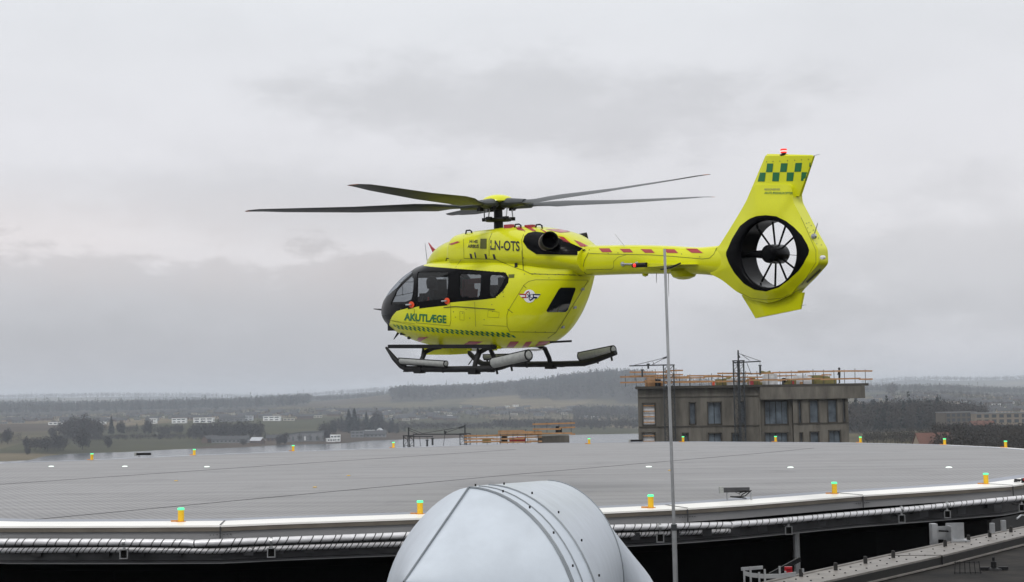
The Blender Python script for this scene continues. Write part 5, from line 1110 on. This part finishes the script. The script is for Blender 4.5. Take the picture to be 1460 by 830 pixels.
m_ = M(); m_.lathe([(.16, .43), (.12, .40), (0, .385)], (-.95, 0, .02), 16); m_.build('belly_dome', WHT, heli, smooth=True)
# BVH of the skin, for paint, seams and lettering laid on it
VV = []; FFs = []; off_ = 0
for v_, f_ in objs_bvh:
    VV += [Vector(p) for p in np.asarray(v_, float).tolist()]; FFs += [[off_+int(q) for q in f] for f in f_]; off_ += len(v_)
BV = BVHTree.FromPolygons(VV, FFs)
oL = Vector(HOO)
def hit(x, y, lift=.006):
    d = Vector(hray(x, y)).normalized(); loc, nrm, _, dist = BV.ray_cast(oL, d)
    if loc is None: return None
    if nrm.dot(d) > 0: nrm = -nrm
    return np.array(loc+nrm*lift)
def clip_cell(poly, x0, x1, y0, y1):
    for ax, v, s in ((0, x0, 1), (0, x1, -1), (1, y0, 1), (1, y1, -1)):
        out_ = []
        for k in range(len(poly)):
            a, b = poly[k-1], poly[k]; da, db = s*(a[ax]-v), s*(b[ax]-v)
            if (da >= 0) != (db >= 0): t = da/(da-db); out_.append((a[0]+(b[0]-a[0])*t, a[1]+(b[1]-a[1])*t))
            if db >= 0: out_.append(b)
        poly = out_
        if not poly: return []
    return poly
def decal(m_, poly, step=3., lift=.006, maxd=.35):
    xs = [p[0] for p in poly]; ys = [p[1] for p in poly]
    nx = max(1, math.ceil((max(xs)-min(xs))/step)); ny = max(1, math.ceil((max(ys)-min(ys))/step))
    dx = (max(xs)-min(xs))/nx; dy = (max(ys)-min(ys))/ny
    for i in range(nx):
        for j in range(ny):
            c = clip_cell(list(poly), min(xs)+i*dx, min(xs)+(i+1)*dx, min(ys)+j*dy, min(ys)+(j+1)*dy)
            if len(c) < 3: continue
            h = [hit(x, y, lift) for x, y in c]
            if any(q is None for q in h): continue
            if max(np.linalg.norm(h[k]-h[k-1]) for k in range(len(h))) > maxd: continue
            m_.add(h, [tuple(range(len(h)))])
def pst(_, pts, wd=.7, lift=.004, closed=False):
    q = M(); stroke(q, pts, wd, lift, closed)
    if q.f: q.build('panel_line', LINE, heli, fixn=False)
def stroke(m_, pts, wd=.7, lift=.004, closed=False):
    if closed: pts = list(pts)+[pts[0]]
    for a, b in zip(pts[:-1], pts[1:]):
        a = np.array(a, float); b = np.array(b, float); l = np.linalg.norm(b-a)
        if l < .1: continue
        n = np.array((-(b-a)[1], (b-a)[0]))/l*wd/2; k = max(1, int(l/5))
        for i in range(k):
            p = a+(b-a)*i/k; q = a+(b-a)*(i+1)/k; e_ = (b-a)/l*wd*.15
            hh = [hit(*v, lift) for v in (p-n-e_, p+n-e_, q+n+e_, q-n+e_)]
            if any(v is None for v in hh): continue
            if max(np.linalg.norm(hh[k2]-hh[k2-1]) for k2 in range(4)) > .6: continue
            m_.add(hh, [(0, 1, 2, 3)])
def textdecal(nm, s, quad, m_, bold=.0, lift=.007):   # quad: tl, tr, br, bl in pixels
    cu = bpy.data.curves.new('t', 'FONT'); cu.body = s; cu.offset = bold; cu.resolution_u = 4; to = bpy.data.objects.new('t', cu); COL.objects.link(to)
    bpy.context.view_layer.update(); dg = bpy.context.evaluated_depsgraph_get(); me = bpy.data.meshes.new_from_object(to.evaluated_get(dg))
    bm = bmesh.new(); bm.from_mesh(me); bmesh.ops.triangulate(bm, faces=bm.faces[:])
    vs = [(v.co.x, v.co.y) for v in bm.verts]; fs = [tuple(v.index for v in f.verts) for f in bm.faces]; bm.free()
    bpy.data.objects.remove(to); bpy.data.curves.remove(cu); bpy.data.meshes.remove(me)
    x0 = min(v[0] for v in vs); x1 = max(v[0] for v in vs); y0 = min(v[1] for v in vs); y1 = max(v[1] for v in vs); tl, tr, br_, b_l = [np.array(q, float) for q in quad]
    out_ = []
    for x, y in vs:
        u = (x-x0)/(x1-x0); v = (y1-y)/(y1-y0); p = (tl*(1-u)+tr*u)*(1-v)+(b_l*(1-u)+br_*u)*v; h = hit(*p, lift); out_.append(h if h is not None else np.zeros(3))
    mm_ = M(); mm_.add(out_, fs); return mm_.build(nm, m_, heli, fixn=False)
def dec(nm, polys, m_, step=3., lift=.006, parent=heli):
    q = M()
    for p in polys: decal(q, p, step, lift)
    return q.build(nm, m_, parent, fixn=False)
def Z(s, ox, oy, pts): return [(ox+x/s, oy+y/s) for x, y in pts]
textdecal('lettering', 'AKUTLÆGE', [(577, 446.2), (636.6, 449.6), (636.6, 461.2), (576.4, 456.8)], GRN, .038)
textdecal('lettering', 'LN-OTS', [(699.5, 342.5), (741, 344.2), (741.3, 358.4), (699.2, 356.2)], INK, .02)
textdecal('lettering', 'H145', [(670, 342.0), (681.5, 342.3), (681, 347), (669.6, 346.8)], INK, .03)
textdecal('lettering', 'AIRBUS', [(667.3, 348.4), (683, 348.8), (682.6, 354), (667, 353.6)], INK, .03)
textdecal('lettering', 'REGIONERNES', [(1090.5, 268.7), (1112.5, 268.7), (1112.3, 271.6), (1090.2, 271.6)], MATS['grey_render'], .0)
textdecal('lettering', 'AKUTLÆGEHELIKOPTER', [(1090.3, 273.6), (1130.2, 273.9), (1130, 277.2), (1090, 276.9)], GRN, .012)
T = lambda pts: Z(3.075, 1000, 200, pts)
[dec('checker_square', [T(p)], GRN, 4) for p in ([(289, 102), (316, 102), (312, 140), (284, 140)], [(350, 101), (379, 101), (374, 139), (345, 139)], [(413, 100), (442, 99), (437, 138), (408, 138)], [(475, 98), (488, 98), (478, 138), (470, 138)], [(258, 142), (283, 142), (278, 181), (248, 181)], [(314, 141), (344, 141), (340, 180), (311, 180)], [(376, 141), (407, 141), (402, 179), (373, 179)], [(440, 140), (467, 140), (458, 178), (437, 178)])]
# side checker band
q = M(); ts = np.linspace(0, 1, 51)
def bandpt(t, v): 
    t = t**1.12
    x = 560+t*(729-560)+v*7; y = 462.6+t*(474.6-462.6)+v*(6.4+.4*t)+sin(pi*t)*.9; return (x, y)
for k in range(50):
    for r_ in (0, 1):
        if (k+r_) % 2 == 0: decal(q, [bandpt(ts[k], r_*.5), bandpt(ts[k+1], r_*.5), bandpt(ts[k+1], r_*.5+.5), bandpt(ts[k], r_*.5+.5)], 4)
q.build('checker_band', GRN, heli, fixn=False)
R4 = lambda pts: Z(4.056, 530, 440, pts)
[dec('red_stripe', [R4(p)], RED) for p in ([(246, 200), (272, 166), (330, 163), (300, 178), (278, 194)], [(530, 208), (565, 188), (645, 190), (600, 208)], [(778, 224), (802, 190), (852, 190), (820, 225)], [(866, 226), (892, 192), (928, 190), (902, 223)], [(943, 217), (968, 190), (1035, 186), (1000, 210)])]
R5 = lambda pts: Z(6.348, 820, 310, pts)
[dec('red_stripe', [R5(p)], RED) for p in ([(215, 282), (312, 282), (338, 316), (245, 316)], [(403, 286), (497, 286), (527, 318), (440, 318)], [(592, 288), (690, 290), (722, 322), (634, 322)], [(795, 288), (900, 290), (935, 324), (835, 322)], [(1000, 284), (1105, 286), (1160, 324), (1055, 322)])]
R6 = lambda pts: Z(5.532, 640, 270, pts)
[dec('red_stripe', [R6(p)], RED) for p in ([(512, 290), (558, 294), (606, 330), (545, 322)], [(600, 298), (640, 298), (690, 330), (660, 332)], [(760, 316), (870, 316), (985, 334), (880, 344)], [(715, 310), (750, 325), (800, 355), (760, 345)], [(860, 370), (905, 378), (960, 425), (905, 412)], [(985, 400), (1030, 415), (1100, 448), (1040, 455)], [(0, 432), (70, 410), (90, 418), (20, 440)], [(200, 326), (215, 318), (285, 316), (270, 326)], [(360, 305), (370, 298), (450, 297), (440, 306)])]
# black exhaust fairing panels, exhausts
dec('exhaust_panel', [R6([(585, 412), (597, 370), (625, 345), (680, 334), (740, 342), (820, 365), (1080, 478), (1010, 520), (690, 512), (620, 465)])], BLK)
def exhaust(px_, py_, w_, s_):
    c = HP_(px_, py_, w_); d = np.array((-.80, s_*.58, .12)); d /= np.linalg.norm(d); m_ = M()
    x = np.cross(d, (0, 0, 1.)); x /= np.linalg.norm(x); z = np.cross(x, d); R_ = np.stack([x, z, d], 1)
    m_.lathe([(.15, -.40), (.165, -.05), (.17, .10), (.155, .10), (.145, .0), (.13, -.3), (0, -.31)], c, 24, R_); o = m_.build('exhaust_pipe', SOOT, heli, smooth=True)
    q_ = M(); q_.lathe([(.160, -.22), (.175, -.21), (.178, -.14), (.166, -.13)], c, 24, R_, caps=False); q_.build('exhaust_rim', BEIGEM, o, smooth=True); return c
exhaust(783, 343.5, .68, 1); cst = HP_(829, 342, -.55); exhaust(831, 344.5, -.46, -1)
# windows painted opaque, emblem, panel lines
dec('clamshell_window', [Z(5.188, 700, 340, [(518, 363), (618, 363), (624, 372), (618, 390), (568, 528), (550, 543), (418, 543), (410, 532), (500, 378)])], DGLS, 3, .010)
R7 = lambda pts: Z(16.6, 730, 395, pts)
cir = lambda cx, cy, rx, ry, n=26: [(cx+rx*cos(2*pi*k/n), cy+ry*sin(2*pi*k/n)) for k in range(n)]
em = dec('emblem', [R7(cir(415, 452, 142, 155)), R7([(160, 395), (320, 395), (330, 500), (240, 500)]), R7([(500, 398), (685, 400), (600, 508), (500, 508)])], WHT, 3, .007)
dec('emblem_red', [R7([(160, 393), (320, 398), (360, 345), (410, 328), (412, 352), (370, 375), (340, 410), (335, 430), (185, 424)]), R7([(222, 470), (315, 472), (318, 425), (345, 425), (342, 475), (365, 495), (250, 502)])], RED, 3, .010, em)
dec('emblem_navy', [R7([(480, 400), (685, 403), (665, 432), (520, 430), (525, 465), (610, 470), (590, 508), (520, 505), (500, 530), (440, 568), (415, 560), (420, 538), (470, 510), (498, 470), (495, 430)]), *[R7([(413+c_*8-s_*65, 450+s_*8+c_*65), (413-c_*8-s_*65, 450-s_*8+c_*65), (413-c_*8+s_*65, 450-s_*8-c_*65), (413+c_*8+s_*65, 450+s_*8-c_*65)]) for c_, s_ in ((1.4, 0), (.7, .87), (.7, -.87))]], NAV, 3, .010, em)
ln = M()
R8 = lambda pts: Z(5.188, 700, 340, pts)
pst(ln, R8([(720, 318), (715, 308), (330, 306), (280, 318), (245, 345), (130, 530), (118, 570), (120, 650), (140, 690), (480, 696)]), .55); pst(ln, R8([(715, 318), (480, 696), (420, 738)]), .7)
pst(ln, R8([(238, 235), (300, 264), (700, 270), (752, 262)]), .6); pst(ln, R8([(228, 90), (238, 235)]), .55); pst(ln, R8([(240, 348), (262, 368)]), .8); pst(ln, R8([(125, 522), (160, 550)]), .8)
pst(ln, R6([(120, 545), (370, 552), (500, 610), (590, 640), (640, 665), (830, 672), (1050, 680)]), .6); pst(ln, R6([(352, 318), (318, 400), (318, 548)]), .6); pst(ln, R6([(600, 330), (575, 400), (580, 470), (590, 640)]), .6); pst(ln, R6([(117, 400), (120, 545)]), .5)
pst(ln, R5([(130, 328), (700, 340), (900, 355), (1150, 376), (1215, 370), (1255, 335), (1285, 275)]), .7); pst(ln, R5([(130, 290), (118, 330), (85, 390), (75, 440), (85, 500), (100, 510)]), .9); pst(ln, R5([(460, 340), (390, 360), (350, 400), (350, 450), (330, 470), (100, 474)]), .5)
pst(ln, z1([(372, 515), (372, 590), (395, 660), (740, 690), (752, 640), (750, 470)]), .5); pst(ln, z1([(105, 632), (380, 670)]), .4); pst(ln, z1([(860, 0), (800, 85)]), .5)
for bx in ([(1140, 530), (1255, 550), (1250, 605), (1135, 600)], [(845, 540), (890, 545), (890, 632), (845, 628)]): pst(ln, z1(bx), .35, closed=True)
pst(ln, z1([(1000, 440), (1010, 700)]), .4); pst(ln, R8([(-60, 640), (118, 650)]), .4); pst(ln, R6([(120, 300), (117, 400)]), .5); pst(ln, R6([(700, 345), (820, 372), (1080, 486), (1010, 526), (690, 518)]), .4); pst(ln, z1([(140, 640), (380, 690), (760, 730), (1400, 800)]), .35)
Tn = lambda pts: Z(5.93, 1020, 290, pts)
pst(ln, Tn([(725, 120), (850, 400), (850, 500), (730, 690)]), .5); pst(ln, Tn([(190, 745), (300, 800), (430, 815), (560, 800), (745, 715)]), .5)
rl = M()
stroke(rl, z1([(680, 500), (800, 490), (1210, 520)]), 1.3, .012); rl.build('door_rail', MATS['panel_gap'], heli, fixn=False)
for (x, y) in [*R6([(590, 540), (595, 600), (680, 665), (765, 670), (868, 671), (950, 674), (1035, 676)]), *T([(460, 365), (470, 362), (480, 375), (490, 395), (500, 415), (512, 430), (525, 460), (465, 385), (475, 405), (490, 430), (505, 455)]), *T([(287, 95), (315, 93), (345, 92), (378, 90), (410, 88), (440, 86), (470, 84), (492, 82)]), *z1([(780, 545), (912, 520), (1188, 540), (875, 558), (1295, 345)]), *R5([(300, 328), (390, 322), (965, 332), (1130, 358)]), *[(700+6*k, 394.5) for k in range(3)], *[(748+11*k, 391+.2*k) for k in range(8)], *R8([(60, 350), (90, 395), (95, 430), (430, 292), (330, 690), (400, 690), (240, 690)]), *z1([(800, 600), (950, 610), (1100, 625), (620, 655), (700, 660), (1180, 470)])]:
    dec('fastener', [cir(x, y, .65, .65, 8)], RIV, 9, .008)
# vents, vent grille, lamp lenses
[dec('vent_slot', [R6(p)], INK, 4) for p in ([(163, 508), (180, 508), (188, 545), (172, 545)], [(280, 510), (297, 510), (306, 550), (290, 550)], [(345, 512), (362, 512), (373, 552), (356, 552)], [(520, 580), (540, 578), (543, 612), (518, 620)])]
dec('vent_slot', [R6([(200, 497), (210, 497), (218, 540), (209, 542)])], NAV, 4)
dec('vent_grille', [R6([(250, 390), (300, 390), (298, 470), (247, 468)])], MATS['panel_gap'], 4)
dec('vent_grille', [R6([(470, 672), (520, 670), (515, 698), (475, 700)])], MATS['panel_gap'], 4)
dec('vent_grille', [T([(458, 620), (520, 562), (524, 570), (465, 625)])], MATS['panel_gap'], 4)
# door handles: orange round plates
for (x, y) in ((587.6, 434.5), (638.4, 429.2)):
    q = M(); decal(q, cir(x, y, 4.0, 4.6, 18), 3, .02); o = q.build('door_handle_plate', ORNG, heli, fixn=False)
    h1 = hit(x-6, y+.3, .05); h2 = hit(x+1, y-.3, .05)
    if h1 is not None and h2 is not None: M().tube([h1, h2], .018, 6).build('handle', STEEL, o)
# quarter window bars, cabin grab handles, roof steps
wb = M()
for pts in (z1([(190, 300), (245, 235), (250, 375)]), z1([(150, 385), (355, 345)]), z1([(215, 240), (355, 232)])): stroke(wb, pts, .7, .004)
wb.build('window_bar', BLK, heli, fixn=False)
for (x, y, a_) in ((768.0, 322, 1), (738.0, 321.5, 1), (668, 330, 1)):
    c = hit(x, y+3, .0)
    if c is None: continue
    M().tube([c+(-.10, 0, -.06), c+(-.09, 0, .04), c+(-.04, 0, .065), c+(.06, 0, .065), c+(.09, 0, -.02)], .016, 8).build('roof_handle', MBLK, heli)
    if x > 700: M().box(c+np.array((.24, 0, .03)), (.20, .10, .09)).build('red_lamp_housing', RED, heli)
c = hit(641.0, 371.5, .01); 
if c is not None: M().tube([c+(-.1, 0, 0), c+(-.08, .0, .05), c+(.08, 0, .05), c+(.10, 0, 0)], .012, 6).build('grab_handle', MBLK, heli)
# antennas and probes
def rod(nm, a, b, w_, r0_, r1_, m_=STEEL, parent=heli):
    A_ = HP_(*a, w_); B_ = HP_(*b, w_); return M().tube([A_, B_], [r0_, r1_], 6).build(nm, m_, parent)
rod('whip_antenna', (609, 372), (606, 347), .0, .012, .006); rod('pitot_probe', (553, 442.5), (533, 440.5), .1, .03, .01, MBLK)
m_ = M(); pr = [HP_(x, y, 0) for x, y in ((611, 346), (616, 352), (622, 357), (628, 356), (622, 361), (618, 361))]; m_.prism([p-(0, .015, 0) for p in pr], (0, .03, 0)); m_.build('cable_cutter', RED, heli)
rod('whip_antenna', (900, 363), (877, 334), .12, .008, .005); rod('whip_antenna', (936, 390), (936, 403), .0, .007, .005); rod('whip_antenna', (953, 390), (953.5, 423), .0, .007, .004)
rod('whip_antenna', (1160, 337), (1166, 318), .12, .010, .006); rod('static_wick', (1138, 436.5), (1150, 434.5), .0, .006, .003); rod('static_wick', (1160, 222), (1169, 220), .0, .006, .003)
m_ = M(); m_.lathe([(.05, 0), (.04, .04), (0, .045)], HP_(1161, 337, .13), 10, rotm('X', -pi/2)); m_.build('antenna_base', STEEL, heli)
m_ = M(); m_.lathe([(.03, -.02), (.035, .05), (0, .06)], HP_(1174, 367, .14), 12, rotm('X', -pi/2)); m_.build('tail_lamp', WHT, heli, smooth=True)
b0 = HP_(1117.5, 222, 0); q = M(); q.lathe([(.07, -.01), (.07, .02), (.04, .03), (.04, .045), (.05, .05)], b0, 16); bc = q.build('beacon', MBLK, heli); M().lathe([(.052, .045), (.058, .09), (.052, .115), (0, .12)], b0, 16).build('beacon_lens', BEACON, bc, smooth=True)
M().lathe([(.055, .065), (.0585, .08), (.055, .088)], b0, 16).build('beacon_band', BEACW, bc)
# horizontal stabiliser seen end on, boom pods, tail bumper rods
a = HP_(917, 379, .22); b = HP_(997, 377, .22); m_ = M(); rg = []
for y in (.15, 1.05): rg.append([np.array((a[0]*(1-u)+b[0]*u, y, a[2]*(1-u)+b[2]*u+v)) for u, v in ((0, 0), (.1, .03), (.45, .03), (1, .0), (.45, -.03), (.1, -.03))])
def stab(s_):
    L_ = []
    for y, u0, u1 in ((.10, 0, 1), (.62, .1, .9)):
        L_.append([np.array((a[0]*(1-u)+b[0]*u, s_*y, a[2]*(1-u)+b[2]*u+v)) for u, v in ((u0, 0), (u0+.08, .028), (.45, .03), (u1, .0), (.45, -.03), (u0+.08, -.028))])
    o = M().loft(L_).build('stabiliser', YEL, heli, smooth=True)
    e_ = L_[1]; c0 = e_[0]; m2_ = M(); m2_.tube([c0+(.02, s_*.02, 0), c0+(-.30, s_*.02, 0)], [.04, .045], 10); m2_.build('position_lamp_pod', MBLK, o); M().lathe([(.03, -.03), (.035, .0), (.0, .035)], c0+(-.05, s_*.065, 0), 10, rotm('X', -s_*pi/2)).build('position_lamp', BEACON, o)
    m2_ = M(); p1 = HP_(976, 382, s_*.66) if s_ > 0 else None
    c1 = e_[3]; m2_.tube([c1+(.42, s_*.01, -.07), c1+(.18, s_*.03, -.05), c1+(-.05, s_*.03, .02)], [.012, .02, .014], 6); m2_.build('end_plate', MBLK, o)
stab(1); stab(-1)
m_ = M(); m_.tube([HP_(887, 376.5, .25), HP_(908, 376.5, .25)], .018, 8); m_.build('boom_step', STEEL, heli)
m_ = M(); 
for x in (888, 908): m_.lathe([(.045, 0), (.04, .02), (0, .03)], HP_(x, 376.5, .235), 12, rotm('X', -pi/2))
m_.build('boom_fitting', STEEL, heli)
m_ = M(); p_ = HP_(975, 391, 0); m_.lathe([(0, -.10), (.10, -.09), (.2, -.05), (.24, .02), (.24, .06)], p_, 20); m_.build('boom_antenna_pod', YEL, heli, smooth=True)
m_ = M(); p_ = HP_(920, 391, 0); m_.lathe([(0, -.05), (.05, -.03), (.07, .03)], p_, 14); m_.build('boom_light', YEL, heli, smooth=True)
m_ = M(); c = hit(818, 484, .01) if hit(818, 484, .01) is not None else HP_(800, 486, .3); c = HP_(790, 488, .35); m_.bar(c+(.1, 0, 0), c+(-.45, 0, .02), .04); m_.build('tail_step', MBLK, heli)
for (x, y) in ((830, 412), (819, 438), (802, 466)):
    h1 = hit(x, y, .01)
    if h1 is not None: M().box(h1, (.06, .05, .05)).build('hinge', BAG, heli)
# belly fittings
for (x, w2, l_) in ((1.9, .3, .1), (1.2, .25, .08), (.6, .35, .07), (0, .2, .06)): M().box((x, w2, .47), (l_, .08, .08)).build('belly_fitting', YEL, heli)
M().box((.55, .15, .44), (.35, .12, .05)).build('belly_lamp', WHT, heli)
# interior
fl = M(); fl.box((.9, 0, .80), (3.2, 1.2, .05)); fl.build('cabin_floor', LIN, heli)
M().box((-.95, 0, 1.5), (.06, 1.3, 1.2)).build('cabin_rear_wall', LIN, heli)
M().box((2.0, 0, 2.08), (.9, .5, .16)).build('overhead_console', LIN, heli); M().box((-.72, .55, 1.6), (.42, .02, .6)).build('window_blocker', LIN, heli); M().box((2.7, -.45, 1.42), (.10, .5, .5)).build('display', MBLK, heli)  # thin panel beside the console is added to darken the rear side window
M().box((2.80, 0, 1.12), (.45, 1.0, .50)).build('instrument_panel', MBLK, heli)
for s_ in (.4, -.4):
    m_ = M(); m_.box((1.75, s_, 1.0), (.5, .46, .16)); m_.box((1.45, s_, 1.35), (.14, .46, .75), rotm('Y', -.15)); m_.box((1.38, s_, 1.82), (.1, .26, .22)); m_.build('pilot_seat', REDC if s_ < 0 else LIN, heli)
m_ = M(); m_.box((-.1, -.35, 1.0), (1.3, .5, .12)); m_.box((-.2, .45, 1.05), (.5, .45, .12)); m_.box((-.45, .45, 1.4), (.12, .45, .7)); m_.build('stretcher', LIN, heli)
m_ = M()
for k in range(7): m_.tube([(.25-.13*k, -.3, 1.4+.04*k), (.20-.12*k, .3, 1.72-.05*(k % 3)), (.1-.1*k, .5, 1.5+.08*(k % 2))], .014, 5)
m_.box((.0, .3, 1.52), (.12, .1, .14)); m_.box((-.25, .2, 1.6), (.1, .1, .1)); m_.build('medical_rack', BAG, heli)
M().box((.25, .45, 1.86), (.34, .1, .10)).build('red_bag', RED, heli)
HM = Matrix.Translation(HO) @ Matrix(HRm.tolist()).to_4x4()
for (x, y, lab, v_) in ((1.72, .42, 'crew member with dark helmet and red vest in the near front seat of the helicopter', REDC), (1.78, -.42, 'pilot with dark helmet in the far front seat of the helicopter', REDC)):
    o = person(lab, (0, 0, 0), 0, sit=True, helmet=MBLK, vest=v_); o.matrix_world = HM @ Matrix.Translation((x-.15, y, 1.10))
bpy.context.view_layer.update()
# ------------------------------------------------------------------ the air
hz = bpy.data.materials.new('haze_air'); hz.use_nodes = True; nt = hz.node_tree; nt.nodes.clear()
o = nt.nodes.new('ShaderNodeOutputMaterial'); pv_ = nt.nodes.new('ShaderNodeVolumePrincipled'); pv_.inputs['Density'].default_value = .00013; pv_.inputs['Color'].default_value = (.83, .90, 1.0, 1); pv_.inputs['Anisotropy'].default_value = 0.0
nt.links.new(pv_.outputs[0], o.inputs['Volume'])
zt_ = float(TZ.max())
h = M().box((0, 0, (zt_+60-48)/2), (26500, 26500, zt_+60+48)).build('haze', hz); tag(h, kind='stuff'); h['label'] = 'pale grey winter haze in the air'; h.display_type = 'WIRE'
